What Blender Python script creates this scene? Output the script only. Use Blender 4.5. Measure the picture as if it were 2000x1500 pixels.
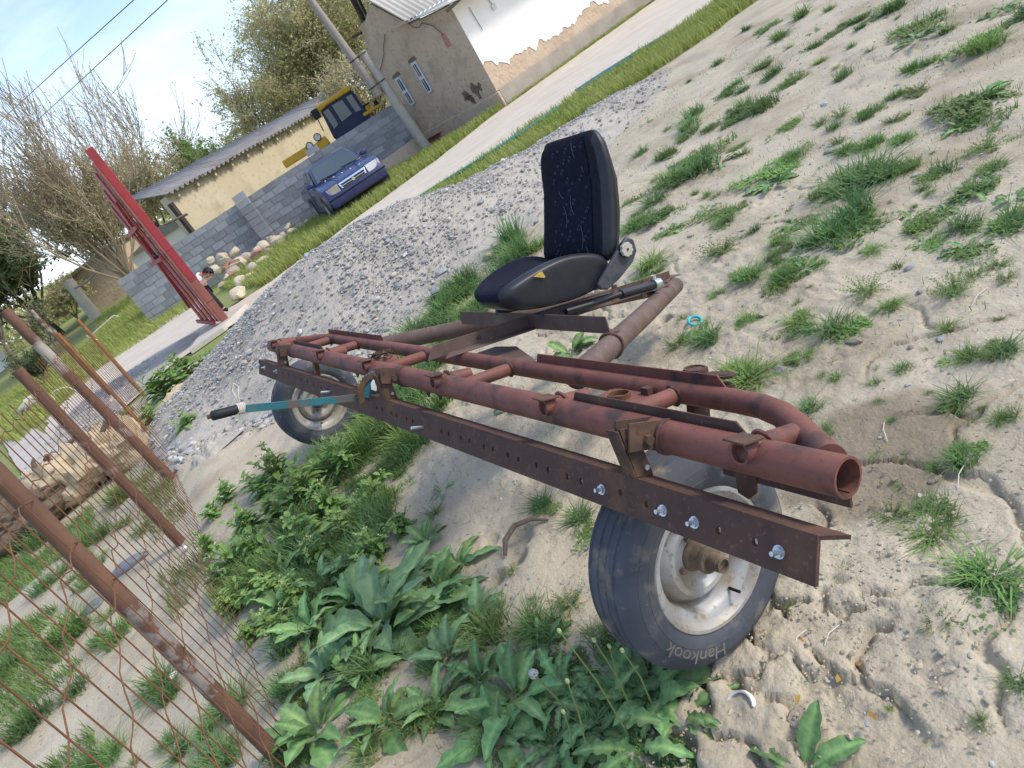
import bpy, bmesh, math, random
import numpy as np
from mathutils import Vector, Matrix
for o in list(bpy.data.objects): bpy.data.objects.remove(o)
SC = bpy.context.scene
COL = SC.collection
rnd = random.Random(7)
RS = np.random.RandomState(11)

# ------------------------------------------------------------------ camera
F = 1443.0; CX, CY = 1000.0, 750.0; CH = 1.65          # photo pixels (2000 x 1500), eye height in metres
PITCH = math.radians(22.3); ROLL = math.atan2(1900, 2950)
cr, sr, cp, sp = math.cos(ROLL), math.sin(ROLL), math.cos(PITCH), math.sin(PITCH)
CAM = np.array([0.0, 0.0, CH])
def ray(px, py):
    a, b = px - CX, py - CY
    lat, up = a*cr - b*sr, -a*sr - b*cr
    return np.array([lat, F*cp + up*sp, up*cp - F*sp]) / F
def G(px, py, z=0.0):
    r = ray(px, py); return CAM + r*((z - CH)/r[2])
def P(px, py, dep): return CAM + ray(px, py)*dep
def pln(px, py, o, n):
    r = ray(px, py); return CAM + r*(np.dot(o - CAM, n)/np.dot(r, n))
def depth_of(q): return (q[1]*cp - (q[2]-CH)*sp)
cam = bpy.data.cameras.new('camera'); cam.sensor_width = 36.0; cam.lens = F/2000*36
cam.clip_start = 0.05; cam.clip_end = 3000
co = bpy.data.objects.new('camera', cam); COL.objects.link(co)
M = Matrix(((cr, sr, 0, 0), (-sr*sp, cr*sp, -cp, 0), (-sr*cp, cr*cp, sp, CH), (0, 0, 0, 1)))
co.matrix_world = M
SC.camera = co

# ------------------------------------------------------------------ sky, sun, exposure
SUN_AZ, SUN_EL = math.radians(104), math.radians(40)
W = bpy.data.worlds.new('World'); SC.world = W; W.use_nodes = True
nt = W.node_tree; nt.nodes.clear()
out = nt.nodes.new('ShaderNodeOutputWorld'); bg = nt.nodes.new('ShaderNodeBackground')
sky = nt.nodes.new('ShaderNodeTexSky'); sky.sky_type = 'NISHITA'; sky.sun_disc = False
sky.sun_elevation = SUN_EL; sky.sun_rotation = SUN_AZ
sky.air_density = 1.0; sky.dust_density = 1.0; sky.ozone_density = 2.0
tc = nt.nodes.new('ShaderNodeTexCoord'); mp = nt.nodes.new('ShaderNodeMapping')
mp.inputs['Scale'].default_value = (1.6, 1.6, 5.0)
nz_ = nt.nodes.new('ShaderNodeTexNoise'); nz_.inputs['Scale'].default_value = 1.7; nz_.inputs['Detail'].default_value = 6; nz_.inputs['Roughness'].default_value = .55
rp = nt.nodes.new('ShaderNodeValToRGB'); rp.color_ramp.elements[0].position = .47; rp.color_ramp.elements[1].position = .74
mx = nt.nodes.new('ShaderNodeMix'); mx.data_type = 'RGBA'
cl = nt.nodes.new('ShaderNodeMath'); cl.operation = 'MULTIPLY'; cl.inputs[1].default_value = .6
nt.links.new(tc.outputs['Generated'], mp.inputs['Vector']); nt.links.new(mp.outputs[0], nz_.inputs['Vector'])
nt.links.new(nz_.outputs[0], rp.inputs[0]); nt.links.new(rp.outputs[0], cl.inputs[0]); nt.links.new(cl.outputs[0], mx.inputs[0])
# pale haze towards the horizon all the way round
sx = nt.nodes.new('ShaderNodeSeparateXYZ'); nt.links.new(tc.outputs['Generated'], sx.inputs[0])
hz = nt.nodes.new('ShaderNodeMapRange'); hz.inputs['From Min'].default_value = -.02; hz.inputs['From Max'].default_value = .30; hz.inputs['To Min'].default_value = .85; hz.inputs['To Max'].default_value = 0
nt.links.new(sx.outputs[2], hz.inputs['Value'])
mh = nt.nodes.new('ShaderNodeMix'); mh.data_type = 'RGBA'; nt.links.new(hz.outputs[0], mh.inputs[0]); nt.links.new(sky.outputs[0], mh.inputs[6]); mh.inputs[7].default_value = (3.7, 4.25, 5.1, 1)
nt.links.new(mh.outputs[2], mx.inputs[6]); mx.inputs[7].default_value = (5.0, 5.3, 5.7, 1)
nt.links.new(mx.outputs[2], bg.inputs[0]); bg.inputs[1].default_value = 0.15
nt.links.new(bg.outputs[0], out.inputs[0])
sun = bpy.data.lights.new('sun', 'SUN'); sun.energy = 1.5; sun.angle = math.radians(11); sun.color = (1, .91, .76)
so = bpy.data.objects.new('sun', sun); COL.objects.link(so)
sd = Vector((math.sin(SUN_AZ)*math.cos(SUN_EL), math.cos(SUN_AZ)*math.cos(SUN_EL), math.sin(SUN_EL)))
so.rotation_euler = sd.to_track_quat('Z', 'Y').to_euler(); so.location = sd*50
vs = SC.view_settings; vs.view_transform = 'Standard'; vs.look = 'None'; vs.gamma = 1; vs.use_curve_mapping = False
vs.exposure = 0.9

# ------------------------------------------------------------------ helpers
def nrm(v): v = np.asarray(v, float); return v/np.linalg.norm(v)
def _h(ix, iy, s):
    n = (ix.astype(np.int64)*374761393 + iy.astype(np.int64)*668265263 + s*974711) & 0x7fffffff
    n = ((n ^ (n >> 13))*1274126177) & 0x7fffffff
    return ((n ^ (n >> 16)) & 0xffff)/65535.0
def vn(x, y, s=0):
    x = np.asarray(x, float); y = np.asarray(y, float)
    ix, iy = np.floor(x), np.floor(y); fx, fy = x-ix, y-iy
    fx = fx*fx*fx*(fx*(fx*6-15)+10); fy = fy*fy*fy*(fy*(fy*6-15)+10)
    a, b, c, d_ = _h(ix, iy, s), _h(ix+1, iy, s), _h(ix, iy+1, s), _h(ix+1, iy+1, s)
    return (a*(1-fx)+b*fx)*(1-fy) + (c*(1-fx)+d_*fx)*fy - .5
def fbm(x, y, s=0, o=4, g=.5):
    r = 0; a = 1.0
    for i in range(o): r = r + a*vn(x*2**i + i*17.3, y*2**i - i*9.1, s+i*31); a *= g
    return r
def sst(a, b, x):
    t = np.clip((np.asarray(x, float)-a)/(b-a), 0, 1); return t*t*(3-2*t)

def tag(o, label=None, cat=None, group=None, kind=None):
    if label: o['label'] = label
    if cat: o['category'] = cat
    if group: o['group'] = group
    if kind: o['kind'] = kind
    return o
def empty(name, loc=(0, 0, 0), rz=0.0, mat=None):
    o = bpy.data.objects.new(name, None); COL.objects.link(o); o.empty_display_size = .1
    if mat is not None: o.matrix_world = mat
    else: o.location = Vector(loc); o.rotation_euler = (0, 0, rz)
    return o
def mkmesh(name, V, Fc, smooth=True, sharp=35, col=None):
    me = bpy.data.meshes.new(name)
    V = np.asarray(V, np.float32).reshape(-1, 3)
    if isinstance(Fc, np.ndarray):
        k = Fc.shape[1]; nf = len(Fc)
        me.vertices.add(len(V)); me.vertices.foreach_set('co', V.ravel())
        me.loops.add(nf*k); me.loops.foreach_set('vertex_index', Fc.astype(np.int32).ravel())
        me.polygons.add(nf); me.polygons.foreach_set('loop_start', np.arange(0, nf*k, k, dtype=np.int32))
        me.polygons.foreach_set('loop_total', np.full(nf, k, np.int32))
        me.update(calc_edges=True)
    else:
        me.from_pydata([tuple(map(float, v)) for v in V], [], [tuple(f) for f in Fc]); me.update()
    if smooth:
        me.polygons.foreach_set('use_smooth', np.ones(len(me.polygons), bool))
        if sharp: me.set_sharp_from_angle(angle=math.radians(sharp))
    if col is not None:
        at = me.color_attributes.new('Col', 'FLOAT_COLOR', 'POINT')
        c = np.ones((len(V), 4), np.float32); c[:, :3] = col; at.data.foreach_set('color', c.ravel())
    return me
def obj(name, me, mat=None, parent=None, loc=None, rot=None, sc=None):
    o = bpy.data.objects.new(name, me); COL.objects.link(o)
    if mat is not None and hasattr(me, 'materials') and len(me.materials) == 0:
        for m in (mat if isinstance(mat, (list, tuple)) else [mat]): me.materials.append(m)
    if parent is not None: o.parent = parent
    if loc is not None: o.location = Vector([float(a) for a in loc])
    if rot is not None: o.rotation_euler = rot
    if sc is not None: o.scale = sc if hasattr(sc, '__len__') else (sc, sc, sc)
    return o
def copytree(o, parent=None):
    c = o.copy(); COL.objects.link(c)
    if parent is not None: c.parent = parent
    for ch in list(o.children): copytree(ch, c)
    return c

class MB:
    """collects boxes, tubes, lathes and sheets into ONE mesh"""
    def __init__(s): s.v = []; s.f = []
    def add(s, V, Fc):
        b = len(s.v); s.v += [tuple(map(float, p)) for p in V]; s.f += [tuple(b+i for i in f) for f in Fc]; return s
    def box(s, lo, hi, X=None):
        (a, b, c), (d_, e, f) = lo, hi
        V = [(a,b,c),(d_,b,c),(d_,e,c),(a,e,c),(a,b,f),(d_,b,f),(d_,e,f),(a,e,f)]
        if X is not None: V = [tuple(X @ Vector(p)) for p in V]
        return s.add(V, [(0,3,2,1),(4,5,6,7),(0,1,5,4),(1,2,6,5),(2,3,7,6),(3,0,4,7)])
    def bar(s, A, B, w, t, up=(0,0,1)):
        """rectangular bar from A to B, w across (side), t along up"""
        A, B = np.array(A, float), np.array(B, float); a = nrm(B-A)
        sd_ = nrm(np.cross(a, up)); u_ = np.cross(sd_, a)
        V = []
        for q in (A, B):
            for i, j in ((-1,-1),(1,-1),(1,1),(-1,1)): V.append(q + sd_*i*w/2 + u_*j*t/2)
        return s.add(V, [(0,1,2,3)[::-1],(4,5,6,7),(0,1,5,4),(1,2,6,5),(2,3,7,6),(3,0,4,7)])
    def prism(s, poly, vec):
        n = len(poly); vec = np.array(vec, float); V = [np.array(q, float) for q in poly]; V = V + [q+vec for q in V]
        return s.add(V, [tuple(range(n))[::-1], tuple(range(n, 2*n))] + [(i, (i+1) % n, n+(i+1) % n, n+i) for i in range(n)])
    def path(s, pts, r, seg=12, cap=True, inner=None):
        pts = [np.array(q, float) for q in pts]; n = len(pts)
        R = r if hasattr(r, '__len__') else [r]*n
        V, Fc = [], []; prev = None
        for i, q in enumerate(pts):
            a = nrm(pts[min(i+1, n-1)] - pts[max(i-1, 0)])
            if prev is None:
                t = np.array([0,0,1.0]) if abs(a[2]) < .9 else np.array([1.0,0,0])
                e1 = nrm(np.cross(a, t))
            else: e1 = nrm(prev - a*np.dot(prev, a))
            prev = e1; e2 = np.cross(a, e1)
            for k in range(seg):
                t = 2*math.pi*k/seg; V.append(q + R[i]*(math.cos(t)*e1 + math.sin(t)*e2))
        for i in range(n-1):
            for k in range(seg):
                k2 = (k+1) % seg; Fc.append((i*seg+k, i*seg+k2, (i+1)*seg+k2, (i+1)*seg+k))
        if cap and inner is None:
            Fc.append(tuple(range(seg))[::-1]); Fc.append(tuple((n-1)*seg+k for k in range(seg)))
        s.add(V, Fc)
        if inner is not None:
            # open pipe: inner wall and end rims
            b = len(s.v); o0 = b - n*seg; Vi = []
            ri = inner
            for i in range(n):
                c_ = pts[i]
                for k in range(seg): Vi.append(c_ + (np.array(V[i*seg+k])-c_)*(ri/R[i]))
            s.v += [tuple(map(float, q)) for q in Vi]
            for i in range(n-1):
                for k in range(seg):
                    k2 = (k+1) % seg; s.f.append((b+i*seg+k2, b+i*seg+k, b+(i+1)*seg+k, b+(i+1)*seg+k2))
            for k in range(seg):
                k2 = (k+1) % seg
                s.f.append((o0+k2, o0+k, b+k, b+k2))
                e = (n-1)*seg; s.f.append((o0+e+k, o0+e+k2, b+e+k2, b+e+k))
        return s
    def lathe(s, prof, seg=32, X=None, close=False):
        """profile [(r, y)] turned about the Y axis"""
        n = len(prof); V, Fc = [], []
        for k in range(seg):
            t = 2*math.pi*k/seg
            for r, y in prof: V.append((r*math.cos(t), y, r*math.sin(t)))
        m = n if close else n-1
        for k in range(seg):
            k2 = (k+1) % seg
            for i in range(m):
                j = (i+1) % n; Fc.append((k*n+i, k*n+j, k2*n+j, k2*n+i))
        if X is not None: V = [tuple(X @ Vector(p)) for p in V]
        return s.add(V, Fc)
    def mesh(s, name, smooth=True, sharp=35):
        return mkmesh(name, s.v, s.f, smooth, sharp)
    def build(s, name, mat, parent=None, smooth=True, sharp=35, bevel=0, loc=None):
        me = s.mesh(name, smooth, sharp)
        o = obj(name, me, mat, parent, loc)
        if bevel:
            b = o.modifiers.new('bevel', 'BEVEL'); b.width = bevel; b.segments = 2; b.limit_method = 'ANGLE'; b.angle_limit = .7
        return o

# ------------------------------------------------------------------ materials
MATS = {}
def mat(name, c1, c2=None, scale=5.0, rough=.8, detail=4, bump=0.0, bscale=None, metal=0.0, lo=.35, hi=.65, c3=None, s3=1.0, lo3=.5, hi3=.6,
        spec=.3, trans=0.0, c4=None, s4=40, lo4=.6, hi4=.66, vcol=False, coord='Object', stretch=None, rnd_amt=0.0, coat=0.0):
    m = bpy.data.materials.new(name); m.use_nodes = True; MATS[name] = m
    t = m.node_tree; N, L = t.nodes, t.links; b = N['Principled BSDF']
    b.inputs['Roughness'].default_value = rough; b.inputs['Metallic'].default_value = metal
    b.inputs['Specular IOR Level'].default_value = spec
    if coat: b.inputs['Coat Weight'].default_value = coat
    tcn = N.new('ShaderNodeTexCoord'); vec = tcn.outputs[coord]
    if stretch:
        mpn = N.new('ShaderNodeMapping'); mpn.inputs['Scale'].default_value = stretch; L.new(vec, mpn.inputs['Vector']); vec = mpn.outputs[0]
    def noise(sc, de=detail, ro=.6):
        n = N.new('ShaderNodeTexNoise'); n.inputs['Scale'].default_value = sc; n.inputs['Detail'].default_value = de; n.inputs['Roughness'].default_value = ro
        L.new(vec, n.inputs['Vector']); return n.outputs[0]
    def ramp(src, a, b_):
        r = N.new('ShaderNodeMapRange'); r.inputs['From Min'].default_value = a; r.inputs['From Max'].default_value = b_; L.new(src, r.inputs['Value']); return r.outputs[0]
    def mix(fac, A, B, mode='MIX'):
        x = N.new('ShaderNodeMix'); x.data_type = 'RGBA'; x.blend_type = mode
        if isinstance(fac, float): x.inputs[0].default_value = fac
        else: L.new(fac, x.inputs[0])
        for sck, val in ((6, A), (7, B)):
            if isinstance(val, tuple): x.inputs[sck].default_value = (*val, 1)
            else: L.new(val, x.inputs[sck])
        return x.outputs[2]
    col = None
    if c2 is not None: col = mix(ramp(noise(scale), lo, hi), c1, c2)
    if c3 is not None: col = mix(ramp(noise(s3, 6), lo3, hi3), col if col else c1, c3)
    if c4 is not None: col = mix(ramp(noise(s4, 3), lo4, hi4), col if col else c1, c4)
    if vcol:
        a = N.new('ShaderNodeVertexColor'); a.layer_name = 'Col'
        col = mix(1.0, a.outputs[0], col if col else c1, 'MULTIPLY')
    if rnd_amt:
        oi = N.new('ShaderNodeObjectInfo'); hs = N.new('ShaderNodeHueSaturation')
        r = N.new('ShaderNodeMapRange'); r.inputs['To Min'].default_value = 1-rnd_amt; r.inputs['To Max'].default_value = 1+rnd_amt
        L.new(oi.outputs['Random'], r.inputs['Value']); L.new(r.outputs[0], hs.inputs['Value'])
        hr = N.new('ShaderNodeMapRange'); hr.inputs['To Min'].default_value = .5-rnd_amt*.08; hr.inputs['To Max'].default_value = .5+rnd_amt*.08
        mm = N.new('ShaderNodeMath'); mm.operation = 'FRACT'; m2 = N.new('ShaderNodeMath'); m2.operation = 'MULTIPLY'; m2.inputs[1].default_value = 7.31
        L.new(oi.outputs['Random'], m2.inputs[0]); L.new(m2.outputs[0], mm.inputs[0]); L.new(mm.outputs[0], hr.inputs['Value']); L.new(hr.outputs[0], hs.inputs['Hue'])
        if col is None: hs.inputs['Color'].default_value = (*c1, 1)
        else: L.new(col, hs.inputs['Color'])
        col = hs.outputs[0]
    if col is None: b.inputs['Base Color'].default_value = (*c1, 1)
    else: L.new(col, b.inputs['Base Color'])
    if bump:
        bn = N.new('ShaderNodeBump'); bn.inputs['Strength'].default_value = 1.0; bn.inputs['Distance'].default_value = bump
        L.new(noise(bscale or scale*3, 6), bn.inputs['Height']); L.new(bn.outputs[0], b.inputs['Normal'])
    if trans:
        tr = N.new('ShaderNodeBsdfTranslucent'); ms = N.new('ShaderNodeMixShader'); ms.inputs[0].default_value = trans
        if col is None: tr.inputs[0].default_value = (*c1, 1)
        else: L.new(col, tr.inputs[0])
        L.new(b.outputs[0], ms.inputs[1]); L.new(tr.outputs[0], ms.inputs[2]); L.new(ms.outputs[0], N['Material Output'].inputs[0])
    return m
MT = mat
mat('soil', (.455,.392,.292), (.525,.46,.352), 2.2, .95, 8, .008, 55, c3=(.36,.295,.21), s3=1.3, lo3=.50, hi3=.68, spec=.08, c4=(.30,.24,.165), s4=38, lo4=.62, hi4=.70)
mat('grassland', (.20,.25,.075), (.30,.29,.12), .35, .95, 6, .02, 8, c3=(.33,.27,.18), s3=.16, lo3=.56, hi3=.68, spec=.1)
mat('dirt_road', (.56,.485,.395), (.64,.56,.465), 1.3, .95, 6, .01, 9, spec=.1, stretch=(1,1,1))
mat('gravel_base', (.40,.365,.315), (.46,.42,.365), 9, .95, 6, .012, 40, c3=(.33,.305,.27), s3=2.2, lo3=.5, hi3=.65, spec=.1)
mat('pebble', (1,1,1), (.8,.8,.8), 30, .85, 3, vcol=True, spec=.2)
mat('rail_red', (.215,.085,.065), (.165,.064,.05), 9, .62, 6, .0006, 120, c3=(.065,.043,.04), s3=8, lo3=.525, hi3=.66, spec=.25, c4=(.12,.062,.05), s4=70, lo4=.59, hi4=.68)
mat('rust_dark', (.078,.047,.040), (.105,.060,.048), 9, .8, 6, .0008, 160, c3=(.155,.082,.05), s3=7, lo3=.54, hi3=.72, spec=.2, c4=(.17,.095,.06), s4=70, lo4=.60, hi4=.70)
mat('rust_plate', (.105,.066,.048), (.07,.045,.037), 12, .85, 6, .0008, 150, c3=(.16,.088,.052), s3=14, lo3=.55, hi3=.72, spec=.2, c4=(.05,.035,.03), s4=60, lo4=.6, hi4=.68)
mat('tail_brown', (.105,.068,.058), (.15,.105,.09), 8, .6, 6, .0005, 120, c3=(.20,.15,.13), s3=6, lo3=.55, hi3=.75, spec=.25, c4=(.24,.19,.16), s4=60, lo4=.64, hi4=.72)
mat('zinc', (.55,.58,.62), (.42,.45,.50), 40, .35, 2, metal=.8, spec=.5)
mat('tyre', (.055,.061,.076), (.082,.089,.107), 8, .75, 6, .0008, 90, c3=(.25,.21,.155), s3=10, lo3=.53, hi3=.72, spec=.25, c4=(.16,.14,.115), s4=60, lo4=.66, hi4=.78)
mat('tyre_text', (.13,.125,.115), (.20,.18,.15), 14, .8, 3)
mat('pale_paint', (.27,.24,.22), (.20,.17,.15), 9, .8, 5, c3=(.12,.066,.047), s3=11, lo3=.46, hi3=.54)
mat('rim_silver', (.40,.40,.41), (.33,.325,.315), 9, .48, 6, .0012, 50, metal=.15, c3=(.33,.28,.205), s3=8, lo3=.44, hi3=.60, spec=.4, c4=(.27,.225,.165), s4=45, lo4=.58, hi4=.66)
mat('hub_rust', (.12,.085,.06), (.22,.17,.12), 14, .9, 5, .002, 60)
mat('vinyl', (.012,.013,.019), (.018,.019,.026), 20, .42, 3, .0006, 300, c3=(.10,.10,.10), s3=9, lo3=.70, hi3=.85, spec=.45)
mat('fabric', (.010,.011,.022), (.017,.018,.032), 60, .95, 4, .0008, 400, spec=.1)
mat('fabric_side', (.013,.013,.021), (.02,.02,.028), 60, .9, 4, .0008, 400, spec=.12)
mat('thread', (.10,.14,.20), None, rough=.8)
mat('hinge_plastic', (.045,.05,.062), (.08,.085,.095), 30, .5, 4, .0005, 120)
mat('knob_white', (.50,.48,.42), (.40,.38,.33), 30, .6)
mat('foam_yellow', (.55,.38,.08), (.42,.27,.06), 40, .9)
mat('lever_teal', (.025,.125,.15), (.035,.16,.185), 14, .55, 4, c3=(.12,.095,.08), s3=11, lo3=.50, hi3=.60)
mat('grip_black', (.016,.018,.024), None, rough=.6)
mat('string', (.62,.58,.50), None, rough=.9)
mat('rust_orange', (.17,.085,.035), (.09,.05,.032), 20, .9, 5, .001, 90)
mat('fence_rust', (.115,.062,.045), (.17,.09,.06), 8, .85, 6, .001, 90, c3=(.36,.32,.28), s3=1.7, lo3=.56, hi3=.62)
mat('fence_orange', (.34,.16,.05), (.22,.095,.04), 10, .85, 5)
mat('wire', (.20,.088,.045), (.13,.06,.035), 12, .85)
mat('adobe', (.52,.395,.285), (.58,.455,.34), 1.2, .95, 8, .05, 5, c3=(.40,.295,.205), s3=1.3, lo3=.50, hi3=.70, spec=.1, c4=(.42,.33,.255), s4=9, lo4=.56, hi4=.66)
mat('whitewash', (.86,.84,.80), (.80,.77,.72), 1.0, .9, 6, .004, 12, spec=.15)
mat('plinth', (.38,.335,.28), (.30,.26,.215), 1.6, .95, 6, .008, 9)
mat('block', (.27,.27,.285), (.33,.33,.34), 4, .95, 6, .006, 40, c3=(.22,.22,.23), s3=2, lo3=.55, hi3=.7, rnd_amt=.22, spec=.1)
mat('shed_plaster', (.54,.45,.31), (.60,.51,.36), .8, .95, 7, .006, 9, c3=(.42,.345,.235), s3=.9, lo3=.52, hi3=.70, spec=.1, c4=(.46,.385,.265), s4=7, lo4=.58, hi4=.66)
mat('slate_roof', (.22,.21,.205), (.30,.285,.28), 1.5, .9, 6, .006, 20, c3=(.22,.17,.15), s3=1.1, lo3=.58, hi3=.68)
mat('roof_sheet', (.58,.55,.50), (.50,.47,.43), 1.2, .8, 5)
mat('old_wood', (.22,.17,.13), (.14,.105,.085), 4, .9, 5, .004, 20, stretch=(8,8,1))
mat('pole_wood', (.36,.31,.27), (.27,.235,.21), 4, .9, 5, .004, 20, stretch=(8,8,.6))
mat('dark_wood', (.055,.045,.04), (.08,.065,.055), 5, .9)
mat('concrete', (.46,.42,.36), (.38,.35,.31), 3, .95, 6, .006, 20)
mat('pale_concrete', (.55,.50,.44), (.48,.44,.38), 2, .95, 6, .004, 15)
mat('window_white', (.62,.66,.72), (.52,.56,.62), 12, .6)
mat('window_glass', (.05,.07,.10), None, rough=.08, spec=.6)
mat('red_paint', (.36,.04,.045), (.29,.034,.04), 2.5, .5, 4, spec=.4)
mat('red_faded', (.30,.115,.085), (.24,.085,.07), 3, .7, 4)
mat('car_blue', (.016,.021,.095), (.024,.03,.115), 3, .35, 3, spec=.5, coat=.35, c4=(.05,.055,.12), s4=14, lo4=.58, hi4=.7)
mat('car_glass', (.05,.075,.085), None, rough=.05, spec=.8)
mat('chrome', (.75,.76,.78), None, rough=.18, metal=1)
mat('headlight', (.62,.62,.58), (.45,.46,.44), 30, .12, spec=.7)
mat('lamp_dull', (.34,.31,.24), (.28,.25,.19), 12, .35)
mat('black_plastic', (.02,.02,.023), None, rough=.6)
mat('loader_yellow', (.62,.36,.025), (.55,.31,.02), 3, .45, 3, spec=.4)
mat('loader_navy', (.022,.03,.075), (.03,.038,.085), 4, .5)
mat('bark', (.20,.165,.135), (.13,.105,.085), 6, .95, 5, .01, 20)
mat('twig_tan', (.46,.36,.26), (.37,.285,.205), 2, .95)
mat('leaf_olive', (.50,.49,.23), (.58,.56,.30), .5, .95, trans=.4, c3=(.42,.43,.19), s3=.35, lo3=.45, hi3=.6)
mat('leaf_yellow', (.52,.49,.26), (.60,.55,.33), .5, .95, trans=.4)
mat('leaf_dark', (.085,.13,.055), (.13,.18,.08), .8, .9, trans=.25)
mat('leaf_bright', (.14,.28,.06), (.20,.34,.09), .8, .85, trans=.35)
mat('grass', (.15,.25,.07), (.215,.32,.10), 3, .75, 2, trans=.25, rnd_amt=.22, spec=.25)
mat('grass_cool', (.125,.225,.08), (.175,.275,.10), 3, .75, 2, trans=.25, rnd_amt=.2, spec=.25)
mat('feather', (.20,.275,.10), (.27,.34,.145), 3, .85, 2, trans=.25, rnd_amt=.2)
mat('verge', (.31,.37,.09), (.40,.43,.14), 1.2, .85, 3, trans=.3)
mat('dock', (.13,.245,.09), (.185,.31,.125), 9, .65, 4, .0016, 70, trans=.15, rnd_amt=.28, c3=(.27,.29,.09), s3=5, lo3=.64, hi3=.74, spec=.3, vcol=True)
mat('dock_pale', (.16,.28,.13), (.20,.32,.16), 9, .6, 4, .0016, 70, trans=.15, rnd_amt=.16, spec=.3, vcol=True)
mat('weed', (.20,.33,.085), (.28,.42,.13), 6, .65, 3, trans=.22, rnd_amt=.18, spec=.3)
mat('weed_flower', (.40,.47,.20), (.52,.55,.32), 20, .8, trans=.2)
mat('stalk', (.22,.27,.10), (.17,.22,.08), 8, .8)
mat('puff', (.62,.62,.58), None, rough=.95, trans=.4)
mat('stone_cream', (.58,.50,.38), (.45,.38,.29), 4, .95, 6, .01, 12, rnd_amt=.2)
mat('stone_grey', (.34,.34,.36), (.42,.42,.43), 8, .85, 5, .003, 30, rnd_amt=.25)
mat('brick_red', (.40,.17,.13), (.48,.24,.19), 8, .95, 5, .004, 30)
mat('skin', (.48,.27,.19), None, rough=.55)
mat('shirt', (.70,.70,.70), (.62,.63,.66), 12, .9)
mat('trousers', (.022,.022,.026), None, rough=.9)
mat('hair', (.012,.010,.010), None, rough=.6)
mat('goat_cream', (.62,.55,.42), (.55,.48,.36), 8, .95)
mat('goat_dark', (.04,.032,.028), None, rough=.95)
mat('log_wood', (.56,.45,.30), (.45,.35,.23), 6, .9, 8, .02, 14, c3=(.14,.10,.075), s3=5, lo3=.60, hi3=.68)
mat('log_bark', (.12,.085,.06), (.20,.15,.105), 7, .95, 6, .02, 14)
mat('cyan_plastic', (.02,.42,.46), None, rough=.35)
mat('white_plastic', (.74,.72,.68), (.66,.64,.60), 20, .5)
mat('blue_pipe', (.03,.14,.24), (.04,.18,.28), 3, .5)
mat('hose_green', (.03,.22,.22), None, rough=.5)
mat('sack', (.42,.40,.35), (.32,.30,.27), 14, .95, 5, .006, 40)
mat('cable', (.06,.06,.065), None, rough=.7)
mat('slate_stone', (.17,.175,.19), (.24,.245,.26), 6, .9, 5, .004, 20)
mat('dry_leaf', (.45,.27,.06), (.36,.22,.07), 20, .8)
# ================================================================== the ground
FA, FB = np.array([-1.0, 1.2]), np.array([-5.2, 12.6])          # the fence line on the ground
fd = nrm(FB-FA)
def fence_side(x, y): return (x-FA[0])*fd[1] - (y-FA[1])*fd[0]   # > 0 : the cart's side
def heap(x, y):
    x = np.asarray(x, float); y = np.asarray(y, float)
    wob = .35*vn(x*.8, y*.8, 5) + .15*vn(x*2.1, y*2.1, 6)
    a = ((x+1.25)/2.45)**2 + ((y-8.75)/1.75)**2
    h1 = .74*np.exp(-(a*1.5)**1.15) * (1+.25*wob)
    b = ((x-1.1)/1.9)**2 + ((y-9.2-(x-1.0)*.35)/1.25)**2
    h2 = .30*np.exp(-b*1.4)
    c_ = ((x-2.9)/1.5)**2 + ((y-10.1-(x-2.9)*.5)/.85)**2
    return h1 + h2 + .19*np.exp(-c_*1.4) - .05
CL = G(1530, 1290); CL2 = G(1010, 1090)
cpts = np.column_stack([CL[0]+RS.uniform(-.6, .75, 46), CL[1]+RS.uniform(-.5, .5, 46)])
cph = RS.uniform(-1, 1, 46)
def hgt0(x, y):
    x = np.asarray(x, float); y = np.asarray(y, float)
    r = .055*fbm(x*.55, y*.55, 1, 3) + .028*fbm(x*2.3, y*2.3, 2, 3)
    side = fence_side(x, y)
    r = r - .05*sst(.15, -.5, side) + .05*sst(.5, 0, np.abs(side-.25))
    return r*sst(26, 13, np.hypot(x, y))
W1 = np.array([.157, 1.58, .318]); W2 = np.array([-1.195, 4.954, .299])
def hgt(x, y, fine=True):
    x = np.asarray(x, float); y = np.asarray(y, float)
    r = hgt0(x, y)
    for w in (W1, W2):     # the wheels have settled a little
        dd = np.hypot(x-w[0], y-w[1]); t = np.exp(-(dd/.42)**2)
        r = r*(1-t) + t*(.012)
    if fine:
        nearm = sst(11, 6, np.hypot(x, y))
        r = r + nearm*(.008*fbm(x*7, y*7, 3, 3) + .0075*fbm(x*24, y*24, 4, 3)*(.4+1.2*sst(-.1, .2, fbm(x*1.1, y*1.1, 14, 2))))
    return r
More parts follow.
